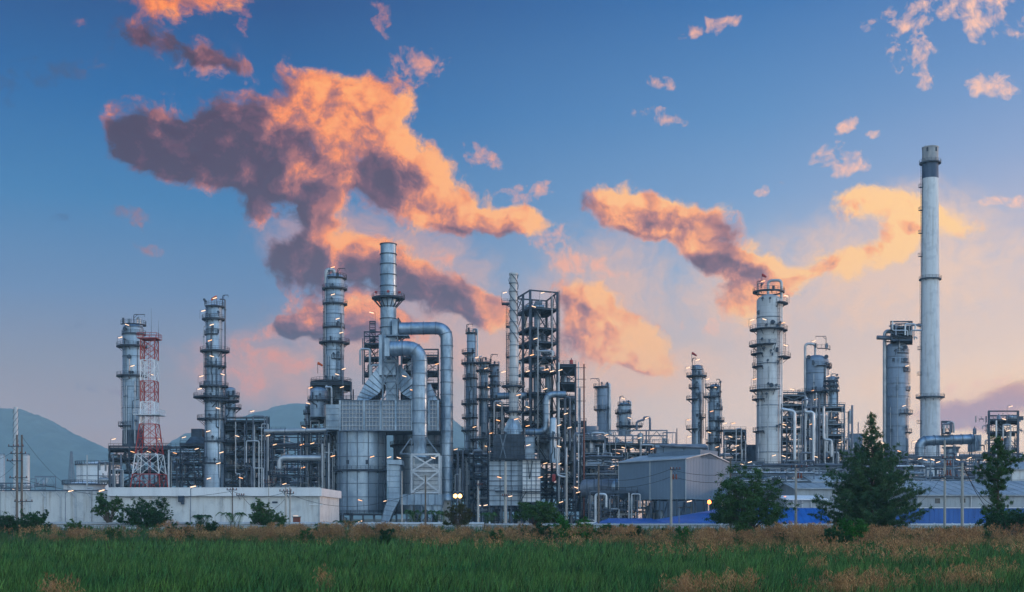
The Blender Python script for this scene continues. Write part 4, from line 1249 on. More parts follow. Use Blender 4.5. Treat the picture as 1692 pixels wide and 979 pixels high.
    for py in (780, 789, 798, 807, 816, 825):
        mb = MB(); mb.box(X(645.3,d), X(665.8,d), yh0-.1, yh0-.003, Z(py,d)-.06, Z(py,d)+.06); mb.build('seam', 'steel_light', o)
    for a_, b_ in (((644,828),(664,830)),((641,836),(660,838)),((640,843),(656,846)),((638,851),(652,853)),((637,860),(648,862))):
        mb = MB(); mb.beam((X(a_[0],d), yh0-.06, Z(a_[1],d)), (X(b_[0],d), yh0-.06, Z(b_[1],d)), .16); mb.build('seam', 'steel_light', o)
    mb = MB(); mb.prism([(X(645,d),Z(764,d)),(X(669,d),Z(763,d)),(X(670,d),Z(771,d)),(X(647,d),Z(770,d))], 'y', yh0-1.2, yh1+.6); mb.build('hood_roof', 'cladding_bright', o)
    lamps(t, d-2.2, [(550,754),(615,755),(643,756,d-6),(659,757,d-6),(716,757,d-8),(681,645,d-.8),(595,827),(637,828),(595,862),(614,517,d),(668,622,d),(558,816,d-4)])
    return t
furnace()
frame('narrow stair tower of dark steel left of the furnace stack', 'stair_tower', 'stair tower', [(602,357),(632,357),(632,366),(602,366)], [662, 640, 616, 590, 567], 548, z0=Z(664,357), seed=51, fill=.7, pipes=3, colw=.3)
frame('small dark steel mast with ladder beside the furnace stack', 'stair_tower', 'stair tower', [(611,359),(620,359),(620,363),(611,363)], [560, 545], 531, z0=Z(567,359)+.1, seed=52, fill=.2, colw=.2, stairs=False)
frame('steel deck structure seen between the two big furnace ducts', 'process_structure', 'process structure', [(664,378),(724,378),(724,392),(664,392)], [842, 800, 760, 720, 690, 655, 633, 613, 590], 577, seed=53, fill=.8, pipes=6, subx=3,
      lamp_pts=[(722,602,376),(700,690,376)], solid=True)
for i, (px, y, h) in enumerate(((596, 356.6, 662),)):
    pass

pipe_rack('long far pipe rack filling the gap behind the column with ten platforms', 255, 548, 440, 16, [842, 820, 798, 776, 755, 738], seed=33, pipes_per=4, extra_fill=1.5, m='steel', bright=.25)
frame('far steel structure of vessels behind the left pipe racks', 'process_structure', 'process structure', [(395,415),(470,415),(470,430),(395,430)], [842,815,790,765,745,728,712], 710, seed=34, fill=1.6, pipes=8, subx=3)

# ------------------------------------------------------------------ the refinery, middle
tower('pale column with small jib crane and hooked pipe on top, right of the outer furnace duct', 779, 19, 549, 400, m='cladding', wtop=(15, 598),
      plats=[(551,769,790),(584,763,786),(601,762,794),(626,764,790),(668,762,790),(691,763,790),(712,762,790),(748,761,795)], hoop=(781,789,543,592,.27), ladders=[(770,584,668)],
      davits=[(771,536,552,781)], lamp_pts=[(784,706),(788,591)], ringpy=(565,640,660,730), pipes=[(768,590,748,.14)])
tower('narrow column crowded by decks, second from the steel frame tower', 800, 13, 598, 396, m='cladding',
      plats=[(600,787,812),(613,786,814),(640,788,814),(660,786,815),(726,776,806)], ringpy=(620,680,700), pipes=[(792,590,740,.22),(806,600,745,.16)],
      lamp_pts=[(803,609),(806,640),(804,738)], davits=[(797,591,600,804)])
tower('short capped column with jib arm, just left of the tall spiral stack', 817, 15, 601, 404, m='cladding_blue',
      plats=[(604,802,826),(622,806,826),(637,806,828),(660,805,828)], ringpy=(650,690), davits=[(811,586,604,822)], lamp_pts=[(806,716)], pipes=[(825,600,690,.16)])
frame('low deck structure of valves behind the small square heater', 'process_structure', 'process structure', [(806,372),(850,372),(850,386),(806,386)], [842,800,760,733,712,690,672], 668, seed=61, fill=1.1, pipes=6,
      lamp_pts=[(824,670,370),(823,695,370),(812,716,370)])
pipe_rack('dense dark pipe rack between the outer duct and the small square heater', 742, 822, 378, 12, [845,825,806,788,768,752], seed=62, pipes_per=5, lamp_pts=[(753,743,376),(808,747,376)])

def small_heater():
    d = 345; s = d/F
    t = thing('heater', 'square ribbed heater with dark upper casing under the tall spiral stack', 'heater', (X(855,d), d, 0))
    def ribbed(x0, x1, y0, y1, py0, py1, m, nm, nh, nv, rm='steel'):
        mb = MB(); mb.box(X(x0,d), X(x1,d), y0, y1, Z(py0,d), Z(py1,d)); o = mb.build(nm, m, t)
        for k in range(nh+1):
            z = Z(py0,d) + (Z(py1,d)-Z(py0,d))*k/nh
            mb = MB(); mb.box(X(x0,d)-.14, X(x1,d)+.14, y0-.18, y1+.14, z-.09, z+.09); mb.build('rib', rm, o)
        for k in range(nv+1):
            x = X(x0,d) + (X(x1,d)-X(x0,d))*k/nv
            mb = MB(); mb.box(x-.09, x+.09, y0-.26, y0-.002, Z(py0,d), Z(py1,d)); mb.build('upright', rm, o)
        return o
    ribbed(808, 863, d, d+14, 836, 762, 'cladding', 'fire_box', 9, 3)
    ribbed(863, 893, d-.5, d+14, 830, 760, 'white_paint', 'side_panel', 10, 4, 'steel_light')
    ribbed(815, 866, d+1, d+11, 757, 718, 'steel', 'upper_casing', 6, 9, 'steel_dark')
    ribbed(868, 883, d+.5, d+8, 758, 722, 'cladding', 'side_casing', 4, 1, 'steel_light')
    for (a, b, c, e) in ((804,897,759,1.2),(818,895,812,1.0)):
        mb = MB(); mb.box(X(a,d), X(b,d), d-2.2, d-.3, Z(c,d)-.2, Z(c,d)); o = mb.build('walkway', 'steel_dark', t)
        mb = MB(); railing_poly(mb, [(X(a,d),d-2.1),(X(b,d),d-2.1)], Z(c,d), closed=False); mb.build('railing', 'steel_dark', o)
    mb = MB(); railing_poly(mb, [(X(813,d),d+.6),(X(884,d),d+.6),(X(884,d),d+11),(X(813,d),d+11)], Z(717,d)); mb.build('top_railing', 'steel_dark', t)
    for px in (812, 828, 845, 862, 878, 891):
        mb = MB(); mb.beam((X(px,d), d+.8, 0), (X(px,d), d+.8, Z(836,d)), .5); mb.build('leg', 'steel', t)
    for a_, b_ in (((826,757),(836,718)),((836,757),(826,718))):
        mb = MB(); mb.beam((X(a_[0],d), d+.6, Z(a_[1],d)), (X(b_[0],d), d+.6, Z(b_[1],d)), .25); mb.build('brace', 'steel_light', t)
    for a_, b_ in (((872,762),(875,792)),((880,762),(875,792)),((862,812),(858,832)),((870,812),(858,832))):
        mb = MB(); mb.beam((X(a_[0],d), d-1, Z(a_[1],d)), (X(b_[0],d), d-1, Z(b_[1],d)), .2); mb.build('strut', 'steel_dark', t)
    # breeching up to the stack
    yc = d+6
    mb = MB(); mb.lathe([(2.3, Z(718,d)), (2.3, Z(706,d)), (1.25, Z(690,d))], X(848,d), yc, 20); mb.build('stack_base', 'duct_metal', t)
    for sgn in (-1, 1):
        mb = MB(); mb.beam((X(848+13*sgn,d), yc-1, Z(712,d)), (X(848+4*sgn,d), yc-1, Z(692,d)), 1.3); mb.build('breeching', 'duct_metal', t)
    # stack
    mb = MB(); r0 = 7.2*s; mb.lathe([(r0*1.05, Z(692,d)), (r0, Z(600,d)), (r0*.9, Z(520,d)), (r0*.86, Z(449,d)), (r0*1.05, Z(448,d)), (r0*1.05, Z(445,d)), (r0*.8, Z(445,d))], X(848.5,d), yc, 28)
    st_ = mb.build('stack', 'cladding_pale', t)
    for py in (462, 476, 491, 508, 527, 546, 566, 585, 604, 617, 630, 662):
        mb = MB(); mb.lathe([(r0*.95, Z(py,d)-.08), (r0+.12, Z(py,d)-.08), (r0+.12, Z(py,d)+.08), (r0*.95, Z(py,d)+.08)], X(848.5,d), yc, 28); mb.build('stack_ring', 'steel_light', st_)
    for k in range(3):
        h = Z(447,d); pts = [(X(848.5,d) + (r0+.12)*math.cos(i*.5+k*2.094), yc + (r0+.12)*math.sin(i*.5+k*2.094), h - i*.75) for i in range(26)]
        mb = MB(); mb.path(pts, .10, 4); mb.build('spiral_fin', 'steel', st_)
    ring_platform(t, X(848.5,d), yc, r0, X(848,d), 20*s, Z(635,d)); ring_platform(t, X(848.5,d), yc, r0, X(849,d), 15*s, Z(678,d))
    mb = MB(); ladder_mb(mb, X(838.5,d), yc, Z(690,d), Z(545,d)); mb.build('ladder', 'steel', t)
    lamps(t, d-1.5, [(825,789),(893,789),(843,820),(873,736),(853,693),(832,615,d+4),(857,653,d+4)])
small_heater()
big_pipe('silver S bend duct joining the square heater to the steel frame tower', [(868,714,352),(903,714,352),(903,652,352),(935,652,352)], .95, 'duct_metal', flange=2.5, bend=2.2)
big_pipe('horizontal silver duct behind the tall spiral stack', [(822,655,366),(870,654,366)], 1.0, 'duct_metal', flange=2)

# open steel tower: built as one braced frame
def skeleton_tower():
    t = frame('tall open steel frame tower with a roof frame, right of the spiral stack', 'steel_tower', 'steel tower',
          [(876,362),(921,366),(903,380),(853,376)], [842,815,790,760,728,700,678,648,612,588,563,540,507], 479, seed=71, fill=.55, colw=.72, subx=3, m='steel', pipes=3,
          lamp_pts=[(897,484,368),(882,507,360),(885,560,360),(879,587,360),(872,614,360),(853,693,360),(872,673,360),(872,704,360),(901,766,360),(901,643,360)])
    d = 368
    mb = MB(); r = 1.15
    mb.lathe([(r, Z(742,d)), (r, Z(560,d)), (r*.8, Z(556,d)), (r*.8, Z(500,d)), (0, Z(496,d))], X(888,d), d+2, 20); mb.build('reactor', 'cladding', t)
    mb = MB(); mb.lathe([(.9, Z(742,d)), (.9, Z(622,d)), (0, Z(618,d))], X(906,d), d+2, 18); mb.build('reactor', 'cladding_bright', t)
    mb = MB(); mb.lathe([(1.9, Z(760,d)), (1.9, Z(655,d)), (1.2, Z(648,d)), (0, Z(646,d))], X(899,d), d+4, 22); mb.build('reactor', 'cladding', t)
    mb = MB(); mb.box(X(884,d), X(896,d), d, d+4, Z(507,d)+.1, Z(498,d)); mb.build('motor_house', 'steel_light', t)
    # sloping chute
    # left side platforms
    d2 = 372
    for py, l, r_ in ((502,829,856),(540,836,856),(590,836,856),(635,836,856)):
        mb = MB(); mb.box(X(l,d2), X(r_,d2), d2-1.5, d2+1.5, Z(py,d2)-.25, Z(py,d2)); mb.beam((X(l+2,d2), d2-1.3, Z(py,d2)-.2), (X(r_,d2), d2-1.3, Z(py+13,d2)), .2)
        o = mb.build('side_platform', 'steel_dark', t)
        mb = MB(); railing_poly(mb, [(X(r_,d2),d2-1.4),(X(l,d2),d2-1.4),(X(l,d2),d2+1.4),(X(r_,d2),d2+1.4)], Z(py,d2), closed=False); mb.build('railing', 'steel_dark', o)
    mb = MB(); ladder_mb(mb, X(838,d2), d2-1.8, Z(650,d2), Z(502,d2)); mb.build('ladder', 'steel', t)
    mb = MB(); ladder_mb(mb, X(923,366), 364.5, Z(680,366), Z(482,366), True); mb.build('ladder', 'steel', t)
    mb = MB(); mb.pipe([(X(911,d),361.5,Z(490,d)),(X(911,d),361.5,Z(600,d))], .1, 6); mb.build('pipe', 'pipe_metal', t)
    lamp(t, 834, 484, d2-1, 'r')
skeleton_tower()
frame('lower steel frame with slanting stairs, right of the tall open steel tower', 'process_structure', 'process structure',
      [(922,355),(951,355),(951,378),(922,378)], [842,828,795,763,730,700,678,660,632,604], 602, seed=72, fill=.9, subx=2, pipes=6, colw=.5,
      lamp_pts=[(926,612,353),(903,611,353),(912,614,353),(924,703,353),(924,738,353),(941,707,353),(935,684,353),(924,767,353),(927,830,353),(955,814,353),(952,806,353)])
def red_drum(lab, px, top, bot, d, w=6):
    s = d/F; t = thing('red_drum', lab, 'drum', (X(px,d), d, Z(bot,d)))
    mb = MB(); r = w*s/2; mb.lathe([(r*.92, Z(bot,d)), (r, Z(bot,d)+.1), (r, Z(top,d)-.2), (r*.7, Z(top,d)), (0, Z(top,d))], X(px,d), d, 18); mb.build('shell', 'red_paint', t)
    mb = MB(); mb.tube((X(px,d), d, Z(top,d)-.05), (X(px,d), d, Z(top,d)+.5), .12, n=6); mb.build('nozzle', 'steel', t)
red_drum('red drum on the top deck of the lower steel frame', 944, 595, 604, 357)
red_drum('upper red drum in the middle of the steel frame, beside the silver column', 915, 748, 762, 352)
red_drum('lower red drum near the base of the steel frame, below a silver elbow pipe', 915, 784, 796, 352)
def tall_post(lab, px, top, d, m, arms):
    t = thing('steel_post', lab, 'post', (X(px,d), d, 0))
    mb = MB(); mb.tube((X(px,d), d, 0), (X(px,d), d, Z(top,d)), .24, .2, 8); mb.build('pole', m, t)
    for py in arms:
        mb = MB(); mb.beam((X(px-14,d), d, Z(py,d)), (X(px+3,d), d, Z(py,d)), .16); mb.build('arm', 'steel', t)
    return t
tall_post('slim reddish post with short crossbars at the right edge of the steel frame', 965, 602, 350, 'brown_clay', (608, 627, 640, 663, 700, 731, 763, 799, 829))
tower('short silver column with dome inside the lower steel frame', 914, 12, 690, 350, m='cladding_bright', base=765, name='process_column', plats=[(724,904,925)], skirt=None)
big_pipe('thin pipe elbow curving beside the lower red drum', [(921,740,350),(921,786,350),(936,789,350),(936,740,350)], .28, 'pipe_metal')
big_pipe('silver arched pipe behind the steel post', [(935,740,368),(935,684,368),(947,684,368),(947,780,368)], .9, 'pipe_metal', bend=1.6)

tower('blue grey column with hooked pipe on its right, farther right of the steel frame', 996, 19, 637, 440, base=716, m='cladding_blue',
      plats=[(640,981,1006),(677,981,1000)], hoop=(1002,1007,633,720,.5), davits=[(990,626,640,976)], ringpy=(655,690), ladders=[(984,640,677)])
tower('short wide column with domed top beside the blue grey column', 1032, 21, 665, 440, m='cladding', base=720,
      plats=[(670,1021,1043),(683,1016,1044),(705,1018,1062)], davits=[(1024,655,668,1030)], lamp_pts=[(1030,659),(1040,691)], ringpy=(680,), pipes=[(1020,675,715,.18)], hoop=(1034,1042,662,675,.3))
frame('open steel structure with yellow beams under the two short columns', 'process_structure', 'process structure', [(965,400),(1102,400),(1102,425),(965,425)], [838,815,790,765,748,733], 711, seed=81, fill=1.2, pipes=16, subx=5,
      lamp_pts=[(1002,719,398),(1057,724,398),(1069,691,398),(1030,740,398),(1044,742,398),(1078,742,398),(1021,749,398),(970,744,398)], m='steel_light')
def goose_group():
    d = 405
    big_pipe('looping pair of goose neck pipes on the open steel structure', [(1052,711,d),(1052,697,d),(1064,694,d),(1064,690,d),(1074,690,d),(1074,711,d)], .35, 'pipe_dark')
goose_group()
tower('dark squat cooling drum at the left end of the open steel structure', 977, 24, 705, 420, m='cladding_blue', base=735, name='process_drum', cat='vessel', dome=False)
pipe_rack('low dense pipe rack in front of the open steel structure', 966, 1030, 360, 12, [842,820,785,770,755], seed=82, pipes_per=5, extra_fill=1.0,
          lamp_pts=[(1012,771,358),(1024,770,358),(1036,770,358),(1072,839,340)])
def drum():
    d = 338; s = d/F
    t = thing('horizontal_drum', 'long horizontal drum with bright rounded end beside the blue grey hall', 'vessel', (X(1000,d), d, 0))
    z = Z(806,d); r = 2.5; y = d+4
    xe = X(1030,d)
    mb = MB(); pts = [(X(970,d),y+6,z),(xe-1.5,y,z)]; mb.path(pts, r, 28, True); mb.build('shell', 'pipe_dark', t)
    mb = MB(); dv = (Vector(pts[1])-Vector(pts[0])).normalized()
    p = [Vector(pts[1]) + dv*(2.2*math.sin(a)) for a in [0,.3,.6,.9,1.2,1.45,1.57]]; mb.path(p, [r*math.cos(a)+.01 for a in [0,.3,.6,.9,1.2,1.45,1.565]], 28); mb.build('end_cap', 'cladding_bright', t)
    for px in (978, 1002, 1022):
        mb = MB(); mb.box(X(px,d)-.5, X(px,d)+.5, y-1.5, y+4, 0, z-r*.8); mb.build('saddle', 'concrete', t)
    mb = MB(); mb.box(X(968,d), X(1042,d), y-3.2, y-2.6+.1, Z(789,d)-.15, Z(789,d)); o = mb.build('walkway', 'steel_dark', t)
    mb = MB(); railing_poly(mb, [(X(968,d),y-3.1),(X(1042,d),y-3.1)], Z(789,d), closed=False); mb.build('railing', 'steel_dark', o)
    for k in range(7):
        px = 970+k*12; mb = MB(); mb.beam((X(px,d), y-3.1, 0), (X(px,d), y-3.1, Z(789,d)), .22); mb.build('post', 'steel', t)
drum()
frame('low pipe support frame in front of the horizontal drum', 'process_structure', 'process structure', [(975,325),(1052,325),(1052,333),(975,333)], [856,841,813], 811, seed=83, fill=1.2, pipes=7, stairs=False, colw=.3)

# blue grey hall on stilts
def hall():
    d0, d1 = 318, 362
    t = thing('industrial_hall', 'large blue grey metal clad hall raised on columns with open base', 'industrial hall', (X(1120,d0), d0, 0))
    zb = Z(825, d0)
    # front (long) wall and right gable wall, corner nearest to the viewer
    A = (X(1022,335), 335); B = (X(1133,d0), d0); C = (X(1205,344), 344); D = (C[0]+A[0]-B[0], C[1]+A[1]-B[1])
    zB = Z(758,d0); zr = zB + 1.9
    zA = zB - .3
    mb = MB()
    v = [(*A,zb),(*B,zb),(*C,zb),(*D,zb),(*A,zA),(*B,zB)]
    M1 = ((B[0]+C[0])/2, (B[1]+C[1])/2); M2 = ((A[0]+D[0])/2, (A[1]+D[1])/2)
    v += [(*C,zB),(*D,zA),(*M1,zr),(*M2,zr)]
    mb._add(v, [(0,1,5,4),(1,2,6,8,5),(2,3,7,6),(3,0,4,9,7),(0,3,2,1)], False)
    o = mb.build('wall', 'shed_blue_grey', t); fixnormals(o)
    mb = MB(); e = .25
    mb._add([(A[0]-.5,A[1]-.5,zA-.15+e),(B[0]+.1,B[1]-.7,zB-.15+e),(M1[0]+.4,M1[1]-.2,zr+e),(M2[0]-.4,M2[1],zr+e),(C[0]+.6,C[1]+.3,zB-.15+e),(D[0],D[1]+.6,zA-.15+e),
             (A[0]-.5,A[1]-.5,zA-.15),(B[0]+.1,B[1]-.7,zB-.15),(M1[0]+.4,M1[1]-.2,zr),(M2[0]-.4,M2[1],zr),(C[0]+.6,C[1]+.3,zB-.15),(D[0],D[1]+.6,zA-.15)],
            [(0,1,2,3),(3,2,4,5),(6,9,8,7),(9,11,10,8),(0,6,7,1),(1,7,8,2),(2,8,10,4),(4,10,11,5),(5,11,9,3),(3,9,6,0)], False)
    mb.build('roof', 'roof_metal', t)
    # raised monitor roof
    def lerp2(p, q, u): return (p[0]+(q[0]-p[0])*u, p[1]+(q[1]-p[1])*u)
    q0 = lerp2(A,D,.32); q1 = lerp2(B,C,.32); q2 = lerp2(B,C,.72); q3 = lerp2(A,D,.72)
    q0 = lerp2(q0,q1,.22)
    zt = Z(744, d0+6)+.3
    mb = MB(); mb._add([(*q0,zB+.5),(*q1,zB+.5),(*q2,zB+.5),(*q3,zB+.5),(*q0,zt-.5),(*q1,zt),(*q2,zt),(*q3,zt-.5)], [(0,3,2,1),(4,5,6,7),(0,1,5,4),(1,2,6,5),(2,3,7,6),(3,0,4,7)], False)
    o = mb.build('monitor_roof', 'shed_blue_grey', t); fixnormals(o)
    # standing seams
    for (p, q, z, n, nm) in ((A,B,(zA,zB),46,'wall_seams'),(B,C,(zB,zB),30,'gable_seams')):
        mb = MB()
        for k in range(n+1):
            u = k/n; w = lerp2(p,q,u); zz = z[0]+(z[1]-z[0])*u
            if nm == 'gable_seams': zz = zB + (zr-zB)*(1-abs(u-.5)*2)
            mb.beam((w[0],w[1]-.03,zb),(w[0],w[1]-.03,zz-.1),.07)
        mb.build(nm, 'shed_blue_grey', o if False else t)
    for w in (A, lerp2(A,B,.48), B, C):
        mb = MB(); mb.beam((w[0],w[1]-.12,zb-.2),(w[0],w[1]-.12,zB-.2),.22); mb.build('downpipe', 'roof_metal', t)
    for k in range(9):
        w = lerp2(A,B,k/8); mb = MB(); mb.beam((w[0],w[1]+.3,0),(w[0],w[1]+.3,zb),.4); mb.build('stilt', 'steel', t)
    for k in range(1,6):
        w = lerp2(B,C,k/5); mb = MB(); mb.beam((w[0],w[1]+.3,0),(w[0],w[1]+.3,zb),.4); mb.build('stilt', 'steel', t)
    for k in (1, 3, 5, 7):
        w = lerp2(A,B,k/8); w2 = lerp2(A,B,(k+1)/8); mb = MB(); mb.beam((w[0],w[1]+.2,0),(w2[0],w2[1]+.2,zb-.2),.2); mb.build('brace', 'steel', t)
    rg = random.Random(5)
    greeble(t, rg, A[0]+1, B[0]-1, 332, 338, .1, zb-.4, 1.2); greeble(t, rg, B[0]+1, C[0]-1, 346, 352, .1, zb-.4, 1.2)
hall()
big_pipe('long dark pipe bridge above the hall roof', [(1090,736,385),(1168,740,385)], .5, 'pipe_dark', supports=[(1096,736,385),(1130,738,385),(1164,740,385)])
bb = thing('long_building', 'long low grey roofed building behind the blue grey hall', 'building', (X(1120,395), 395, 0))
mb = MB(); mb.box(X(1085,395), X(1170,395), 395, 408, 0, Z(740,395)); mb.build('wall', 'shed_blue_grey', bb)
mb = MB(); mb.prism([(395-.6,Z(740,395)),(408.6,Z(740,395)),(401.5,Z(732,395))], 'x', X(1084,395), X(1171,395)); mb.build('roof', 'roof_metal', bb)

tower('slim silver column with windsock on top and platforms on both sides, left one of the pair', 1152, 18, 603, 420,
      plats=[(611,1141,1160),(622,1134,1168),(641,1138,1153),(660,1134,1151),(709,1134,1151),(690,1154,1166)], ringpy=(650,680), ladders=[(1146,611,660)], pipes=[(1162,610,725,.18),(1166,620,727,.12)],
      davits=[(1144,592,610,1150)], lamp_pts=[(1137,608),(1153,595),(1138,694),(1139,722)])
windsock('small red windsock above the slim column of the pair', 1143, 588, 420, 8, 'red_paint')
tower('slim silver column with a tall jib post, right one of the pair', 1181, 19, 635, 415,
      plats=[(640,1165,1189),(656,1162,1191),(677,1178,1194),(696,1170,1197),(712,1166,1196),(732,1166,1192)], wtop=(17,660), ringpy=(665,720), pipes=[(1170,650,745,.2),(1192,660,740,.16)],
      davits=[(1190,627,650,1184)], lamp_pts=[(1176,680),(1169,627),(1181,640),(1172,715),(1185,739)], ladders=[(1188,640,677)])
frame('braced steel structure between the column pair and the thick pale column', 'process_structure', 'process structure', [(1196,395),(1232,395),(1232,412),(1196,412)], [842,800,775,758,742,727,712], 710, seed=91, fill=1.2, pipes=7,
      lamp_pts=[(1207,722,393),(1218,737,393),(1213,744,393),(1198,700,393),(1227,768,393),(1212,700,393)], m='steel_light')
tower('dark squat round tank behind the braced structure', 1243, 30, 736, 430, m='steel', name='storage_tank', cat='storage tank', dome=False)
frame('low pipe structure between the hall and the thick white column', 'process_structure', 'process structure', [(1200,372),(1262,372),(1262,388),(1200,388)], [845,825,800,780,765], 763, seed=92, fill=1.1, pipes=6, lamp_pts=[(1227,768,370),(1247,783,370)], m='steel_light')

# ------------------------------------------------------------------ the refinery, right
tower('thick pale column with big arched pipe down its right side', 1271, 41, 487, 385, m='cladding_pale',
      plats=[(483,1244,1296),(502,1283,1302),(545,1239,1291),(546,1290,1301),(571,1238,1276),(591,1290,1306),(585,1241,1252),(606,1243,1253),(645,1239,1283),(660,1243,1256),(713,1244,1256)],
      hoop=(1269,1290,462,700,.42), ringpy=(526,602,671,707,748), manholes=[(1272,536),(1270,639),(1252,518)], ladders=[(1283,500,640),(1246,571,645),(1296,546,591)],
      pipes=[(1251,470,487,.15,'pipe_dark'),(1285,640,765,.22)], davits=[(1251,465,484,1262)],
      lamp_pts=[(1261,465),(1243,529),(1263,528),(1294,534),(1298,571),(1299,489),(1247,627),(1279,753),(1295,754)])
windsock('red windsock flying over the thick pale column', 1259, 459, 384, 7, 'red_paint')
frame('steel pipe structure between the thick pale column and the blue domed column', 'process_structure', 'process structure', [(1292,388),(1330,388),(1330,406),(1292,406)], [842,800,768,748,728,708,688,668,652], 648, seed=101, fill=1.3, pipes=14, subx=2,
      lamp_pts=[(1309,644,386),(1296,702,386),(1341,701,386),(1341,726,386),(1348,755,386)], m='steel_light')
tower('blue grey domed column with arched pipe on its left', 1349, 40, 587, 425, m='cladding_blue',
      plats=[(578,1345,1371),(606,1340,1373),(608,1366,1374),(650,1318,1382),(696,1330,1378)], hoop=(1347,1329,567,700,.42), ringpy=(618,670,720), manholes=[(1361,592),(1333,592)],
      davits=[(1365,556,580,1348)], lamp_pts=[(1345,564),(1342,646),(1348,660),(1351,678),(1358,740)], pipes=[(1360,610,700,.3),(1340,620,690,.14)])
tower('slim column with stacked square decks right of the blue domed column', 1376, 15, 622, 415, m='cladding',
      plats=[(630,1361,1385),(638,1360,1386),(646,1358,1387),(690,1370,1384),(695,1372,1385)], ringpy=(660,720,740), davits=[(1373,618,632,1381)], lamp_pts=[(1368,622),(1381,690),(1368,757)], pipes=[(1368,640,755,.2)])
frame('dense pipe structure at the foot of the blue domed column', 'process_structure', 'process structure', [(1326,392),(1395,392),(1395,408),(1326,408)], [842,800,780,765,742,718,700,672], 668, seed=102, fill=1.3, pipes=14, subx=3,
      lamp_pts=[(1389,731,390)], m='steel_light')
big_pipe('thin stepped silver pipe in front of the blue domed column', [(1344,780,384),(1344,681,384),(1330,681,384),(1330,676,384)], .42, 'pipe_metal')
big_pipe('silver double bend pipe beside the slim column with square decks', [(1374,755,384),(1374,727,384),(1361,727,384),(1361,672,384)], .38, 'pipe_metal')
big_pipe('short silver pipe crossing right of the thick pale column', [(1291,676,380),(1313,680,380),(1313,760,380)], .5, 'pipe_metal')
frame('small pipe structure left of the dark hopper building', 'process_structure', 'process structure', [(1380,400),(1403,400),(1403,412),(1380,412)], [842,800,768,748,728], 725, seed=103, fill=1.0, pipes=4, stairs=False)
hopper('large dark hopper house behind the pointed tree', 1418, 40, 716, 765, 420, 'shed_blue_grey')

tower('blue grey column with steel cage on top and tall pipe down its left side', 1481, 39, 566, 420, m='cladding_blue',
      plats=[(562,1460,1507),(585,1476,1498),(600,1484,1498),(615,1488,1502),(646,1494,1503),(684,1480,1507),(715,1493,1506)], hoop=(1476,1460,545,735,.6), ringpy=(591,609,635,656,686,705,738),
      manholes=[(1490,577),(1490,597)], ladders=[(1499,600,646),(1499,650,684)], lamp_pts=[(1499,605),(1494,671),(1486,746),(1496,756)], pipes=[(1480,563,585,.15)])
frame('open steel cage of valves on top of the blue grey column', 'steel_cage', 'steel cage', [(1472,414),(1507,414),(1507,424),(1472,424)], [561,550,540], 531, z0=Z(562,414)+.3, seed=111, fill=1.0, colw=.3, stairs=False, pipes=7)
big_pipe('stub of fat pipe sticking out left at the top of the cage column', [(1449,558,416),(1474,559,416)], .7, 'pipe_dark')

def chimney():
    d = 470; s = d/F; x = X(1537,d)
    t = thing('chimney', 'tallest chimney, pale concrete with dark blue band near its tip', 'chimney', (x, d, 0))
    def rr(py): return (12.8 + (py-244)/(730-244)*3.4)*s
    mb = MB(); mb.lathe([(rr(856),0)] + [(rr(p),Z(p,d)) for p in (730,640,520,400,296)], x, d, 48); mb.build('shaft', 'chimney_concrete', t)
    mb = MB(); mb.lathe([(rr(296)+.01,Z(296,d)),(rr(270)+.02,Z(268,d))], x, d, 48); mb.build('painted_band', 'chimney_band', t)
    mb = MB(); mb.lathe([(rr(268)+.01,Z(268,d)),(rr(246)+.02,Z(246,d)),(rr(244)+.15,Z(246,d)),(rr(244)+.15,Z(244,d)),(rr(244)-.5,Z(244,d)),(rr(244)-.5,Z(250,d))], x, d, 48); mb.build('tip', 'chimney_tip', t)
    for px in (1529, 1543):
        mb = MB(); xx = X(px,d); yy = d-math.sqrt(max(rr(250)**2-(xx-x)**2,0)); mb.cbox((xx, yy-.02, Z(250,d)), .55, .5, 1.4); mb.build('vent_slot', 'steel_dark', t)
    for py, hw in ((270, 17.5), (462, 18), (657, 23)):
        ring_platform(t, x, d, rr(py), x, hw*s, Z(py,d))
    mb = MB(); xl = X(1521.5,d); ladder_mb(mb, xl, d-.4, Z(740,d), Z(662,d)); mb.build('ladder', 'steel', t)
    for a, b, lx in ((660,466,1519.5),(460,276,1521)):
        z0, z1 = Z(a,d), Z(b,d)
        mb = MB(); xl = x - rr((a+b)/2) - .25; 
        ladder_mb(mb, xl, d-.2, z0, z1); mb.build('ladder', 'steel', t)
    for py in (310, 348, 386, 424, 540, 578, 620, 700):
        mb = MB(); xx = x - rr(py) - .5; mb.box(xx-.7, xx+.6, d-1, d+.6, Z(py,d)-.1, Z(py,d)); railing_poly(mb, [(xx+.5,d-1),(xx-.7,d-1),(xx-.7,d+.5),(xx+.5,d+.5)], Z(py,d), closed=False)
        mb.build('rest_platform', 'steel', t)
    mb = MB(); mb.tube((X(1529,d), d, Z(244,d)), (X(1529,d), d, Z(240,d)), .06, n=5); mb.build('lightning_rod', 'steel', t)
chimney()
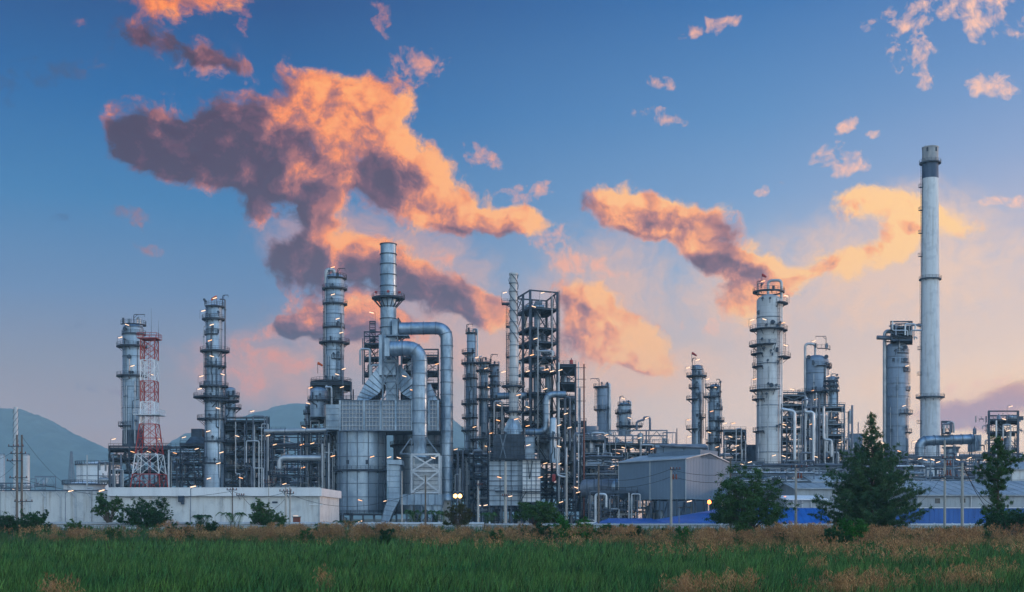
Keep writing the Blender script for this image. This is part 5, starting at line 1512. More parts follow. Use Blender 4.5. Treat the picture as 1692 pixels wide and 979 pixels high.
def right_duct():
    d = 418; s = d/F
    t = thing('flue_duct', 'fat ribbed horizontal flue duct bending down in front of the tall chimney', 'duct', (X(1560,d), d, 0))
    mb = MB(); mb.pipe([(X(1520,d),d,Z(756,d)),(X(1520,d),d,Z(729,d)),(X(1608,d),d,Z(726,d))], 8.2*s, 24, bend=16*s, flange=3.0, seg=9); mb.build('duct', 'duct_metal', t)
    for px in (1520, 1548, 1575, 1602):
        for dx in (-4, 4):
            mb = MB(); mb.beam((X(px+dx,d), d-1, 0), (X(px+dx*.3,d), d-1, Z(736,d)), .3); mb.build('support_leg', 'steel_light', t)
    mb = MB(); mb.lathe([(2.4,0),(2.4,Z(742,d)),(3.1,Z(738,d))], X(1577,d), d+3, 20); mb.build('duct_stub', 'duct_metal', t)
    mb = MB(); mb.box(X(1606,d), X(1616,d), d-3, d+4, Z(746,d), Z(720,d)); mb.build('end_box', 'duct_metal', t)
right_duct()
frame('small cage with vertical grille standing on the flue duct', 'steel_cage', 'steel cage', [(1556,416),(1570,416),(1570,420),(1556,420)], [714], 696, z0=Z(718,416), seed=112, fill=1.0, colw=.3, stairs=False, pipes=5)
frame('isolated steel structure of vessels with jib arm at the far right', 'process_structure', 'process structure', [(1634,385),(1682,385),(1682,402),(1634,402)], [842,800,776,756,740,713,693], 679, seed=113, fill=1.5, pipes=8, colw=.55, subx=3,
      lamp_pts=[(1659,693,383),(1666,712,383),(1670,672,383),(1640,757,383)])
windsock('orange windsock in front of the isolated steel structure', 1657, 731, 380, -6)
pipe_rack('long high pipe rack stretching right of the blue domed column', 1398, 1520, 392, 14, [842,820,800,780,762], seed=121, pipes_per=5, extra_fill=1.2, lamp_pts=[(1433,747,390),(1438,755,390),(1458,732,390),(1486,746,390),(1490,794,390)], m='steel_light')
pipe_rack('wide pipe rack with braced bays under the flue duct', 1500, 1650, 380, 16, [838,810,790,770,755], seed=122, pipes_per=5, extra_fill=1.3, lamp_pts=[(1520,758,378),(1529,760,378),(1550,764,378),(1583,760,378),(1541,760,378),(1602,757,378),(1629,760,378),(1512,730,378)], m='steel_light')
pipe_rack('low pipe rack across the foot of the thick pale column', 1215, 1400, 362, 12, [845,822,800,783,770], seed=123, pipes_per=5, extra_fill=1.2, lamp_pts=[(1239,764,360),(1282,820,350),(1259,813,350),(1227,812,350)], m='steel_light')
pipe_rack('pipe rack at the right edge of the view behind the grey shed', 1640, 1760, 384, 14, [842,815,790,770,755], seed=124, pipes_per=4, extra_fill=1.0, m='steel_light')

pipe_rack('far dark pipe rack behind the square heater and the steel frame tower', 735, 1010, 415, 18, [842,820,800,780,762,745], seed=63, pipes_per=4, extra_fill=1.6, bright=.25)
frame('far steel structure of vessels behind the lower steel frame', 'process_structure', 'process structure', [(925,392),(968,392),(968,408),(925,408)], [842,815,790,765,740,715,698], 696, seed=64, fill=1.6, pipes=8, subx=2)
pipe_rack('far pipe rack behind the hall and the thick pale column', 1195, 1420, 440, 18, [842,820,800,780,765,752], seed=65, pipes_per=4, extra_fill=1.5, m='steel_light')
pipe_rack('far pipe rack behind the cage column and the tall chimney', 1425, 1700, 500, 18, [842,820,800,780,765,752], seed=66, pipes_per=4, extra_fill=1.5, m='steel_light')

pipe_rack('near low pipe rack with many light pipes behind the bushy tree', 1205, 1345, 348, 10, [845,828,812,796,782], seed=67, pipes_per=5, extra_fill=1.6, m='steel_light', bright=.7)
pipe_rack('near pipe rack behind the pointed tree and the left end of the grey shed', 1395, 1530, 362, 10, [845,826,806,788,772], seed=68, pipes_per=5, extra_fill=1.6, m='steel_light', bright=.7)
frame('compact steel structure of vessels between the drum and the lower steel frame', 'process_structure', 'process structure', [(958,372),(1000,372),(1000,386),(958,386)], [842,820,795,770,748,725], 722, seed=69, fill=1.6, pipes=10, m='steel_light')
frame('compact steel structure right of the outer furnace duct', 'process_structure', 'process structure', [(748,366),(775,366),(775,380),(748,380)], [842,820,800,780,762,748], 745, seed=70, fill=1.5, pipes=8)

# ------------------------------------------------------------------ sheds and low buildings
def shed(label, px0, px1, d, depth, eave, ridge, wm, rm, name='shed', cat='shed', z0=0, ribs=0, windows=(), overhang=.7, ridge_px=None, cols=()):
    t = thing(name, label, cat, (X((px0+px1)/2,d), d, z0))
    xa, xb = X(px0,d), X(px1,d); ze = Z(eave,d); zr = Z(ridge, d+depth/2)
    mb = MB(); mb.prism([(d,z0),(d+depth,z0),(d+depth,ze),(d+depth/2,zr-.2),(d,ze)], 'x', xa, xb); o = mb.build('wall', wm, t); fixnormals(o)
    mb = MB(); mb.prism([(d-overhang,ze-.12),(d-overhang,ze+.12),(d+depth/2,zr+.15),(d+depth+overhang,ze+.12),(d+depth+overhang,ze-.12),(d+depth/2,zr-.1)], 'x', xa-overhang, xb+overhang)
    o = mb.build('roof', rm, t); fixnormals(o)
    if ribs:
        mb = MB(); n = int((xb-xa)/ribs)
        for k in range(n+1):
            x = xa + (xb-xa)*k/n; mb.beam((x,d-overhang,ze+.16),(x,d+depth/2,zr+.19),.09)
        mb.build('roof_seams', rm, t)
        mb = MB()
        for k in range(n*2+1):
            x = xa + (xb-xa)*k/n/2; mb.box(x-.04,x+.04,d-.06,d-.001,z0,ze-.1)
        mb.build('wall_seams', wm, t)
    for (a, b, c, e) in windows:
        mb = MB(); mb.box(X(a,d), X(b,d), d-.12, d-.01, Z(e,d), Z(c,d)); mb.build('window', 'glass_dark', t)
    for px in cols:
        mb = MB(); mb.beam((X(px,d), d-.25, z0), (X(px,d), d-.25, ze-.1), .3); mb.build('downpipe', 'cladding_pale', t)
    return t
shed('long light grey shed with low pitched roof behind the two poles at the right', 1516, 1790, 290, 46, 819, 796, 'shed_grey', 'roof_metal', ribs=2.4, windows=[(1545,1553,824,832),(1587,1595,824,831)], cols=(1604,1644))
shed('small grey flat roofed shed between the bushy tree and the pointed tree', 1315, 1392, 330, 24, 808, 799, 'shed_grey', 'roof_metal', ribs=2.4)
shed('corrugated grey shed behind the small flat roofed one', 1345, 1402, 345, 18, 797, 788, 'shed_grey', 'shed_grey', ribs=2.0)
shed('low pale canopy building above the blue wall left of the pointed tree', 1300, 1362, 285, 16, 826, 820, 'shed_grey', 'white_paint', cols=(1310,1325,1340))
shed('white building at the right edge behind the slender tree', 1672, 1760, 330, 20, 776, 765, 'white_wall', 'roof_metal')
# bright blue roofs and wall
def tent_roof(label, pts_front, d, depth, ridge_pts, base_py):
    t = thing('blue_roofed_shed', label, 'shed', (X(pts_front[0][0],d), d, 0))
    x0, x1 = X(pts_front[0][0],d), X(pts_front[1][0],d); ze = Z(pts_front[0][1],d)
    rx0, rx1 = X(ridge_pts[0][0],d+depth/2), X(ridge_pts[1][0],d+depth/2); zr = Z(ridge_pts[0][1],d+depth/2)
    mb = MB()
    v = [(x0,d,ze),(x1,d,ze),(x1,d+depth,ze),(x0,d+depth,ze),(rx0,d+depth/2,zr),(rx1,d+depth/2,zr)]
    mb._add(v, [(0,1,5,4),(1,2,5),(2,3,4,5),(3,0,4),(0,3,2,1)], False); o = mb.build('roof', 'blue_roof', t); fixnormals(o)
    mb = MB()
    n = 26
    for k in range(n+1):
        u = k/n; a = Vector(v[0]).lerp(Vector(v[1]),u)
        b = Vector(v[4]).lerp(Vector(v[5]),u); mb.beam(a+Vector((0,-.02,.03)), b+Vector((0,-.02,.05)), .06)
    mb.build('roof_seams', 'blue_roof', t)
    mb = MB(); mb.box(x0+.8, x1-.8, d+1, d+depth-1, 0, ze-.05); mb.build('wall', 'shed_grey', t)
    return t
tent_roof('bright blue hipped roof at the far left of the blue roofs', [(992,867),(1100,867)], 240, 26, [(1006,857),(1075,858)], 868)
tent_roof('larger bright blue hipped roof left of the bushy tree', [(1068,866),(1262,866)], 262, 30, [(1185,842),(1225,842)], 868)
shed('low bright blue wall and roof behind the bushy tree', 1255, 1368, 268, 14, 866, 841, 'blue_roof', 'blue_roof', ribs=1.5)
t = thing('blue_wall', 'long bright blue boundary wall under the light grey shed', 'wall', (X(1600,282), 282, 0))
mb = MB(); mb.box(X(1480,282), X(1800,282), 282, 282.3, 0, Z(840,282)); mb.build('panel', 'blue_roof', t)
mb = MB()
for k in range(40): 
    x = X(1480,282) + k*1.08; mb.box(x-.05, x+.05, 281.93, 281.99, 0, Z(840,282)-.05)
mb.build('panel_seams', 'blue_roof', t)
mb = MB(); mb.box(X(1480,282), X(1800,282), 281.8, 282.5, Z(840,282), Z(840,282)+.15); mb.build('coping', 'white_paint', t)

# white walled store building at the left
def white_building():
    d = 262
    t = thing('white_building', 'long blank white walled building with flat parapet at the left', 'building', (X(380,d), d, 0))
    x0, x1 = X(180,d), X(530,d); zt = Z(807,d)
    mb = MB(); mb.box(x0, x1-.3, d+.5, d+30, 0, zt-.2); mb.build('wall', 'white_wall', t)
    mb = MB(); zf = Z(820,d); mb.box(x0-.2, x1+.2, d-.3, d+30.3, zf, zt); fa = mb.build('parapet', 'white_paint', t)
    mb = MB(); n = 110
    for k in range(n): 
        x = x0 + (x1-x0)*(k+.5)/n; mb.box(x-.22, x+.12, d-.32, d+.1, zt, zt+.16)
    mb.build('parapet_crest', 'white_paint', t)
    for px in (181, 265, 365, 420, 527):
        mb = MB(); mb.beam((X(px,d), d+.3, 0), (X(px,d), d+.3, zf), .28); mb.build('downpipe', 'cladding_pale', t)
    mb = MB(); mb.box(X(295,d), X(304,d), d-.4, d+.45, Z(830,d), Z(819.5,d)); mb.cbox((X(302,d), d, Z(832,d)), .5, .7, .4); mb.build('wall_fan_box', 'steel', t)
    mb = MB(); mb.box(X(449,d), X(458,d), d+.42, d+.49, Z(832,d), Z(829,d)); mb.build('sign_plate', 'steel', t)
    mb = MB(); mb.box(x1-2.5, x1+.3, d+.35, d+.49, Z(835,d), Z(833,d)); mb.build('ledge', 'white_paint', t)
    lamps(t, d-.6, [(168,811),(596,806)][:1])
white_building()
def side_wall():
    d = 275
    t = thing('boundary_wall', 'low white boundary wall with sloping buttresses left of the white building', 'wall', (X(60,d), d, 0))
    mb = MB(); mb.box(X(-260,d), X(182,d), d, d+.4, 0, Z(812,d)); mb.build('panel', 'white_wall', t)
    for k in range(18):
        px = -250+k*25; mb = MB(); mb.beam((X(px,d), d-.15, 0), (X(px,d), d-.15, Z(813,d)), .3); mb.beam((X(px,d), d-.15, Z(822,d)), (X(px-5,d), d-.9, Z(813,d)), .2); mb.build('buttress', 'cladding_pale', t)
    mb = MB(); mb.tube((X(-260,d), d-.5, Z(811,d)), (X(182,d), d-.5, Z(811,d)), .12, n=6); mb.build('top_rail', 'steel', t)
side_wall()

# pipeline along the field
def pipeline(label, px0, px1, d, py, r, n):
    t = thing('pipeline', label, 'pipeline', (X((px0+px1)/2,d), d, 0))
    z = Z(py,d)
    mb = MB(); mb.tube((X(px0,d),d,z),(X(px1,d),d,z),r,n=14); mb.build('pipe', 'cladding_pale', t)
    mb = MB(); mb.tube((X(px0,d),d-.7,z-.35),(X(px1,d),d-.7,z-.35),r*.5,n=10); mb.build('small_pipe', 'cladding_pale', t)
    for k in range(n):
        x = X(px0 + (px1-px0)*(k+.5)/n, d); mb = MB(); mb.box(x-.2, x+.2, d-1, d+.4, 0, z-r*.9); mb.build('support', 'concrete', t)
        mb = MB(); mb.tube((x+2,d,z),(x+2.25,d,z),r*1.3,n=14); mb.build('collar', 'cladding_pale', t)
pipeline('long white pipeline low on supports across the front of the white building', 80, 800, 196, 866, .26, 26)
pipeline('long white pipeline low on supports across the front of the blue roofs', 802, 1800, 198, 868, .26, 34)

# ------------------------------------------------------------------ poles and wires
def pole(label, px, top, d, m='concrete_pole', arms=(), r=.17, lean=0, transformer=None, insul=True, name='utility_pole', z0=0.0, group=None):
    t = thing(name, label, 'utility pole', (X(px,d), d, z0), group)
    mb = MB(); mb.tube((X(px,d), d, z0), (X(px+lean,d), d, Z(top,d)), r, r*.72, 8); mb.build('post', m, t)
    for (py, a, b) in arms:
        z = Z(py,d); mb = MB(); mb.beam((X(a,d), d-.2, z), (X(b,d), d-.2, z), .13); o = mb.build('crossarm', 'steel', t)
        for u in (.05, .35, .65, .95):
            x = X(a+(b-a)*u,d); mb = MB(); mb.path([(x,d-.2,z+.05),(x,d-.2,z+.15),(x,d-.2,z+.2),(x,d-.2,z+.32)], [.05,.10,.06,.09], 7); mb.build('insulator', 'brown_clay', o)
        mb = MB(); mb.beam((X((a+b)/2,d), d-.2, z-.7), (X(a+(b-a)*.2,d), d-.2, z-.05), .06); mb.build('arm_brace', 'steel', t)
    if transformer:
        for py in transformer:
            for dx in (3.2, 8):
                x = X(px+dx,d); z = Z(py,d); mb = MB(); mb.path([(x,d-.3,z-.5),(x,d-.3,z-.3),(x,d-.3,z),(x,d-.3,z+.25)], [.1,.16,.1,.13], 8); mb.build('fuse_switch', 'brown_clay', t)
    return t
pole('left one of the twin dark wooden poles near the left edge', 28, 719, 205, 'wood_pole', [(738,14,40),(762,12,38)], r=.22)
pole('right one of the twin dark wooden poles near the left edge', 36, 719, 207, 'wood_pole', [(750,18,44),(790,16,46),(829,24,55)], r=.22)
pole('thin dark pole with two crossarms in front of the white building', 384, 806, 205, 'wood_pole', [(810,375,392),(819,391,404)], r=.12)
pole('left pole of the grey pair in front of the white building', 472, 806, 204, 'concrete_pole', [(812,462,482)], r=.2)
pole('right pole of the grey pair in front of the white building', 479, 805, 206, 'concrete_pole', [(816,470,486)], r=.18)
pole('thin grey pole with double crossarm near the right end of the white building', 444, 786, 235, 'concrete_pole', [(795,436,456),(799,438,452)], r=.12)
pole('grey concrete pole standing right of the flood lights', 790, 795, 225, 'concrete_pole', [(802,788,797)], r=.22)
pole('plain dark pole in front of the furnace fan frame', 703, 786, 190, 'wood_pole', r=.15)
pole('grey pole in front of the furnace intake duct', 664, 779, 235, 'concrete_pole', r=.15)
pole('thick concrete pole in front of the square heater', 835, 763, 200, 'concrete_pole', [(820,830,840)], r=.24)
pole('concrete pole in front of the lower steel frame', 936, 768, 205, 'concrete_pole', r=.18)
pole('brown wooden pole left of the horizontal drum', 989, 768, 200, 'wood_pole', r=.18)
pole('concrete pole with dark insulators in front of the blue grey hall', 1109, 772, 190, 'concrete_pole', [(776,1107,1124)], r=.2, transformer=(787,))
pole('dark wooden pole left of the bushy tree', 1207, 757, 190, 'wood_pole', r=.19)
pole('concrete pole between the bushy tree and the pointed tree', 1315, 768, 178, 'concrete_pole', [(773,1306,1334)], r=.2, transformer=(785,))
pole('tall dark topped pole with crossarms and fuses in front of the grey shed', 1561, 728, 180, 'concrete_pole', [(758,1556,1578),(788,1550,1582)], r=.2, transformer=(764,780))
pole('shorter thick concrete pole right of the pole with fuses', 1590, 765, 176, 'concrete_pole', r=.24)
for i, (px, top, lab) in enumerate(((917,840,''),)): pass
def cable(label, a, b, sag=1.2, r=.028):
    A = Vector((X(a[0],a[2]),a[2],Z(a[1],a[2]))); B = Vector((X(b[0],b[2]),b[2],Z(b[1],b[2])))
    pts = []
    for i in range(15):
        u = i/14; p = A.lerp(B,u); p.z -= sag*4*u*(1-u); pts.append(p)
    mb = MB(); mb.path(pts, r, 4, False); o = mb.build('power_cable', 'black_rubber'); tag(o, label, 'cable')
cable('slack cable from the twin wooden poles down to the left shrubs', (36,721,206), (125,812,230), 1.0)
cable('cable running out of the view left of the twin wooden poles', (28,740,205), (-40,760,190), 1.0)
cable('lower cable running out of the view left of the twin wooden poles', (28,764,205), (-40,790,190), 1.4)
cable('upper long cable crossing the white wall to the thin crossarm pole', (36,792,206), (384,812,205), 2.0)
cable('cable from the thin crossarm pole to the grey pole pair', (384,812,205), (472,813,204), .9)
cable('lower cable sagging between the thin crossarm pole and the grey pole pair', (400,820,205), (476,818,205), 2.6)
cable('cable from the grey pole pair past the furnace to the dark pole', (479,817,206), (703,806,190), 2.4)
cable('cable from the pole right of the flood lights to the thick heater pole', (790,803,225), (835,800,200), .8)
cable('upper cable across the blue grey hall to the wooden pole', (1109,776,190), (1207,783,190), .5)
cable('lower cable across the blue grey hall to the wooden pole', (1109,787,190), (1207,796,190), .5)
cable('upper cable from the hall pole left towards the drum', (1109,775,190), (989,792,200), .8)
cable('lower cable from the hall pole left towards the drum', (1109,788,190), (989,803,200), .8)
cable('cable from the wooden pole to the pole between the trees', (1207,784,190), (1315,776,178), .8)
cable('thick slack cable hanging right of the short concrete pole', (1592,768,176), (1645,850,172), 1.2, .05)
cable('second slack cable hanging right of the short concrete pole', (1592,772,176), (1660,835,172), 1.8, .04)
cable('cable leaving the short concrete pole out of the view to the right', (1590,775,176), (1720,790,165), .8)
cable('cable between the pole with fuses and the short concrete pole', (1575,789,180), (1590,790,176), .3)
cable('long cable left from the pole with fuses towards the pointed tree', (1555,789,180), (1490,850,175), .8)

# street lamps
def street_lamp(label, px, top, d, side=1, two=False, m='steel_light', emm='lamp_white', arm=6):
    s = d/F; t = thing('street_lamp', label, 'street lamp', (X(px,d), d, 0))
    zt = Z(top,d); x = X(px,d)
    mb = MB(); mb.tube((x,d,0),(x,d,zt),.10,.07,8); mb.build('post', m, t)
    for sg in ((side,) if not two else (-1, 1)):
        xe = x + sg*arm*s
        mb = MB(); mb.pipe([(x,d,zt-.1),(x+sg*.3,d,zt+.25),(xe,d,zt+.45)], .05, 6); mb.build('arm', m, t)
        mb = MB(); mb.cbox((xe+sg*.35,d,zt+.50), .95, .3, .12, ry=-.2*sg); h = mb.build('lamp_head', m, t)
        mb = MB(); mb.cbox((xe+sg*.35,d-.05,zt+.38), .9, .3, .14, ry=-.2*sg); mb.build('lens', emm, h)
street_lamp('street lamp with short arm by the left shrub, in front of the boundary wall', 108, 815, 240, 1)
street_lamp('lamp post with small bright head in front of the white building', 315, 808, 225, 1, arm=1)
street_lamp('curved street lamp at the left foot of the furnace', 566, 820, 300, -1, arm=8)
street_lamp('double armed street lamp right of the flood lights', 797, 838, 290, 1, True, arm=3)
street_lamp('long armed street lamp in front of the hall stilts', 1122, 832, 245, 1, arm=14)
street_lamp('street lamp beside the square heater', 838, 823, 310, 1, arm=3)
def flood(label, pts, d, poletop, px, m):
    s = d/F; t = thing('flood_light', label, 'flood light', (X(px,d), d, 0))
    mb = MB(); mb.tube((X(px,d),d,0),(X(px,d),d,Z(poletop,d)),.14,.1,8); mb.build('post', 'steel_light', t)
    mb = MB(); mb.beam((X(pts[0][0],d),d,Z(pts[0][1],d)-.5),(X(pts[-1][0],d),d,Z(pts[-1][1],d)-.5),.12) if len(pts) > 1 else mb.cbox((X(px,d),d,Z(pts[0][1],d)-.5),.4,.3,.1); mb.build('crossbar', 'steel_light', t)
    for a, b in pts:
        mb = MB(); x, z = X(a,d), Z(b,d); mb.path([(x,d+.35,z),(x,d+.1,z),(x,d-.1,z)], [.25,.42,.5], 14); h = mb.build('lamp_head', 'steel', t)
        mb = MB(); mb.path([(x,d-.101,z),(x,d-.18,z)], [.48,.38], 16); mb.build('lens', m, h)
flood('pair of bright yellow flood lights on a pole right of the outer furnace duct', [(752.5,820),(760,820)], 300, 812, 756, 'lamp_yellow')
flood('bright orange lamp under the right end of the blue grey hall', [(1172,830)], 300, 826, 1172, 'lamp_orange')
flood('small orange lamp right of the bushy tree', [(1297,824)], 290, 820, 1297, 'lamp_orange')

t = thing('equipment_cabinet', 'small brown red cabinet with a lamp on top beside the grey pole pair', 'cabinet', (X(489,222), 222, 0))
mb = MB(); mb.box(X(484,222), X(495,222), 222, 223, 0, Z(855,222)); mb.build('body', 'brown_clay', t)
mb = MB(); mb.box(X(483,222), X(496,222), 221.8, 223.2, Z(855,222), Z(855,222)+.12); mb.build('lid', 'steel', t)
mb = MB(); mb.box(X(485,222), X(493,222), 221.7, 221.9, Z(854,222)+.1, Z(852.6,222)); mb.build('lamp_tube', 'lamp_white', t)
t = thing('pickup_truck', 'small white vehicle with lit lamps parked near the foot of the reddish post', 'pickup truck', (X(975,300), 300, 0))
mb = MB(); d=300; x=X(975,d)
mb.prism([(x-2.4,.5),(x+2.3,.5),(x+2.4,1.05),(x+1.5,1.15),(x+.8,1.75),(x-.8,1.75),(x-1.1,1.15),(x-2.4,1.1)], 'y', d, d+1.7); mb.build('body', 'car_paint', t)
for a in (-1.5, 1.4):
    mb = MB(); mb.path([(x+a,d-.05,.35),(x+a,d+.2,.35)], .35, 14); mb.build('wheel', 'black_rubber', t)
mb = MB(); mb.prism([(x-.75,1.2),(x+1.15,1.2),(x+.7,1.66),(x-.7,1.66)], 'y', d-.02, d-.005); mb.build('side_window', 'glass_dark', t)
for a in (-2.42, 2.36):
    mb = MB(); mb.cbox((x+a,d+.1,.9),.1,.5,.25); mb.build('headlight', 'lamp_white', t)

# ------------------------------------------------------------------ trees and shrubs
def leaf_cloud(name, m, parent, centers, radii, count, size, seed, long=1.0, squash=1.0, updir=0.0):
    """leaves as small bent quads scattered in clumps (numpy)"""
    rs = np.random.RandomState(seed)
    C = np.array(centers); Rr = np.array(radii)
    w = Rr**2; w = w/w.sum()
    idx = rs.choice(len(C), count, p=w)
    v = rs.normal(size=(count,3)); v /= np.linalg.norm(v,axis=1)[:,None]
    rad = np.abs(rs.normal(0,.62,count))
    P = C[idx] + v*(rad*Rr[idx])[:,None]*np.array([1,1,squash])
    a = rs.normal(size=(count,3)) + v*.9; a[:,2] += updir; a /= np.linalg.norm(a,axis=1)[:,None]
    b = np.cross(a, rs.normal(size=(count,3))); b /= np.linalg.norm(b,axis=1)[:,None]
    sz = size*rs.uniform(.55,1.35,count)
    L = (a*(sz*long)[:,None]); W = b*(sz*.5/max(1,long*.6))[:,None]
    off = np.array(root_loc(parent)) if parent else np.zeros(3)
    P = P - off
    V = np.stack([P-L*.5, P+W*.5, P+L*.5, P-W*.5],1).reshape(-1,3)
    me = bpy.data.meshes.new(name)
    n = count
    me.vertices.add(n*4); me.vertices.foreach_set('co', V.astype(np.float32).ravel())
    me.loops.add(n*4); me.loops.foreach_set('vertex_index', np.arange(n*4, dtype=np.int32))
    me.polygons.add(n); me.polygons.foreach_set('loop_start', np.arange(0,n*4,4,dtype=np.int32))
    me.update(calc_edges=True); me.materials.append(MAT[m])
    o = bpy.data.objects.new(name, me); COL.objects.link(o)
    if parent: o.parent = parent
    return o

def tree(label, px, top, w, d, m='leaf_mid', kind='round', seed=0, name='broadleaf_tree', cat='tree', z0=0, base_py=None, count=16000, size=.22, trunk_h=.3, group=None, dens=1.0, airy=0):
    rg = random.Random(seed); s = d/F
    x = X(px,d); H = Z(top,d) - z0; Wd = w*s/2
    t = thing(name, label, cat, (x,d,z0), group)
    tr = MB(); cs = []; rr = []
    if kind == 'conifer':
        tr.path([(x,d,z0),(x+.1,d,z0+H*.5),(x,d,z0+H*.97)], [.26,.15,.03], 8); tk = tr.build('trunk','bark',t)
        brs = MB(); nb = 340 if airy == 0 else 90
        for i in range(nb):
            u = ((i+rg.random())/nb)**(1.25 if airy == 0 else 1.0)
            h = z0 + H*(.02 + .96*u)
            if airy: prof = (.68+.32*math.sin(u*10+1.5))*(1-u)**.3
            else: prof = (1.0-.25*u if u < .28 else .93*((1-u)/.72)**1.15)
            L = Wd*max(prof,.05)*rg.uniform(.35,1.08); a = rg.uniform(0, 2*math.pi)
            up = rg.uniform(.12,.5)*L
            e = Vector((x+math.cos(a)*L, d+math.sin(a)*L, h+up))
            b0 = Vector((x,d,h)); mid = b0.lerp(e,.5) - Vector((0,0,.04*L))
            brs.path([b0, mid, e], [.05,.03,.010], 4, False)
            if u > .72 and not airy: L *= rg.choice((.5,.9,1.7)); k = max(2, int(L/.4))
            else: k = max(4, int(L/.22))
            for j in range(k):
                q = .15+.85*(j+1)/k; p = b0.lerp(mid, q*2) if q < .5 else mid.lerp(e, q*2-1)
                cs.append((p.x+rg.gauss(0,.18), p.y+rg.gauss(0,.18), p.z+rg.uniform(-.15,.35))); rr.append(rg.uniform(.14,.38)*(.8+.2*(1-u)))
        brs.build('branch', 'bark', tk)
        leaf_cloud('crown', m, t, cs, rr, count, size, seed, long=2.6, squash=.9, updir=.9)
    else:
        lean = rg.uniform(-.3,.3)
        top_t = Vector((x+lean, d, z0+H*trunk_h)); tr.path([(x,d,z0),(x+lean*.4,d,z0+H*trunk_h*.5),top_t], [.05*H**.5*1.6,.05*H**.5*1.3,.05*H**.5], 8)
        tk = tr.build('trunk','bark',t)
        brs = MB(); nl = {'round':46,'open':22,'bush':34,'spread':30}[kind]
        for i in range(nl):
            a = rg.uniform(0,2*math.pi); el_ = rg.uniform(.05,1.0)
            if kind == 'bush': el_ = rg.uniform(-.1,1.0)
            ex = math.cos(a)*Wd*math.sqrt(max(.05,1-el_**2*.75))*rg.uniform(.55,1.0); ey = math.sin(a)*Wd*.8*math.sqrt(max(.05,1-el_**2*.75))*rg.uniform(.5,1)
            ez = z0 + H*(trunk_h*1.1 + (1-trunk_h*1.1)*(.04+.92*el_)*rg.uniform(.8,1.0))
            if kind == 'bush': ez = z0 + H*(.12+.8*max(0,el_))*rg.uniform(.8,1.05)
            e = Vector((x+ex, d+ey, ez)); b0 = top_t - Vector((0,0,rg.uniform(0,.4)*H*trunk_h))
            mid = b0.lerp(e,.5) + Vector((0,0,H*.05))
            brs.path([b0, mid, e], [.035*H**.5,.022*H**.5,.01], 5, False)
            for j in range(6):
                q = .45+.55*(j+1)/6; p = mid.lerp(e, (q-.5)*2) if q > .5 else b0.lerp(mid, q*2)
                rad = Wd*rg.uniform(.06,.15)*dens
                cs.append((p.x+rg.uniform(-1,1)*Wd*.13, p.y+rg.uniform(-1,1)*Wd*.12, p.z+rg.uniform(-.6,1)*Wd*.09)); rr.append(rad)
            for j in range(3):
                q = e + Vector((rg.uniform(-1,1),rg.uniform(-1,1),rg.uniform(-.4,.9)))*Wd*.2
                cs.append(tuple(q)); rr.append(Wd*rg.uniform(.05,.11))
        cs = [(a,b,max(c,z0+.15)) for a,b,c in cs]
        brs.build('branch','bark',tk)
        leaf_cloud('crown', m, t, cs, rr, count, size, seed, long=1.5, squash=.75, updir=.2)
    return t
B0 = -.6
tree('tall pointed casuarina tree with wispy dark foliage, largest tree at the right', 1440, 684, 190, 168, 'leaf_needle', 'conifer', 3, 'conifer_tree', count=120000, size=.19, z0=-.2)
tree('bushy rounded tree with drooping fringes in front of the hall', 1238, 770, 150, 172, 'leaf_mid', 'round', 5, count=60000, size=.18, trunk_h=.06, z0=-.1)
tree('tall slender airy tree at the right edge', 1648, 722, 118, 160, 'leaf_mid', 'conifer', 8, airy=1, count=30000, size=.19, z0=-.3)
tree('dark leafy bush under the slender tree at the right edge', 1668, 838, 110, 152, 'leaf_dark', 'bush', 9, 'bush', 'bush', z0=-1, count=16000, size=.2, trunk_h=.1)
tree('feathery green tree against the white wall, left of the rounder one', 180, 812, 62, 196, 'leaf_mid', 'open', 11, count=11000, size=.2, trunk_h=.2)
tree('wide dark round tree against the white wall at the left', 240, 820, 92, 192, 'leaf_dark', 'round', 12, count=20000, size=.21, trunk_h=.1)
tree('low dense dark green bush at the left edge', 26, 846, 104, 172, 'leaf_dark', 'bush', 13, 'bush', 'bush', z0=-.6, count=18000, size=.2, trunk_h=.1)
tree('small dark bush right of the dense bush at the left edge', 66, 840, 44, 176, 'leaf_dark', 'bush', 14, 'bush', 'bush', z0=-.3, count=8000, size=.2, trunk_h=.1)
tree('small rounded tree in front of the white wall beside the grey pole pair', 432, 822, 48, 196, 'leaf_mid', 'round', 15, count=11000, size=.2, trunk_h=.15)
tree('low pale green bush at the foot of the small rounded tree', 452, 846, 50, 196, 'leaf_mid', 'bush', 16, 'bush', 'bush', count=8000, size=.2, trunk_h=.1)
tree('small brownish thin leaved tree below the yellow flood lights', 757, 828, 60, 186, 'leaf_brownish', 'open', 17, count=9000, size=.18, trunk_h=.2)
tree('spreading green tree in front of the square heater', 886, 826, 92, 178, 'leaf_mid', 'spread', 18, count=19000, size=.22, trunk_h=.3)
tree('broad bright green mound of a bush right of the spreading tree', 948, 856, 92, 150, 'leaf_bright', 'bush', 19, 'bush', 'bush', z0=-1.1, count=17000, size=.2, trunk_h=.1)
tree('dark green bush left of the broad green mound', 896, 864, 50, 146, 'leaf_dark', 'bush', 20, 'bush', 'bush', z0=-1.1, count=9000, size=.2, trunk_h=.1)
tree('flat olive bush between the green mound and the blue roofs', 1020, 868, 80, 150, 'leaf_mid', 'bush', 21, 'bush', 'bush', z0=-1.1, count=9000, size=.2, trunk_h=.1)
tree('dark spiky bush in front of the small blue hipped roof', 1050, 866, 34, 140, 'leaf_dark', 'bush', 22, 'bush', 'bush', z0=-1.1, count=7000, size=.2, trunk_h=.1)
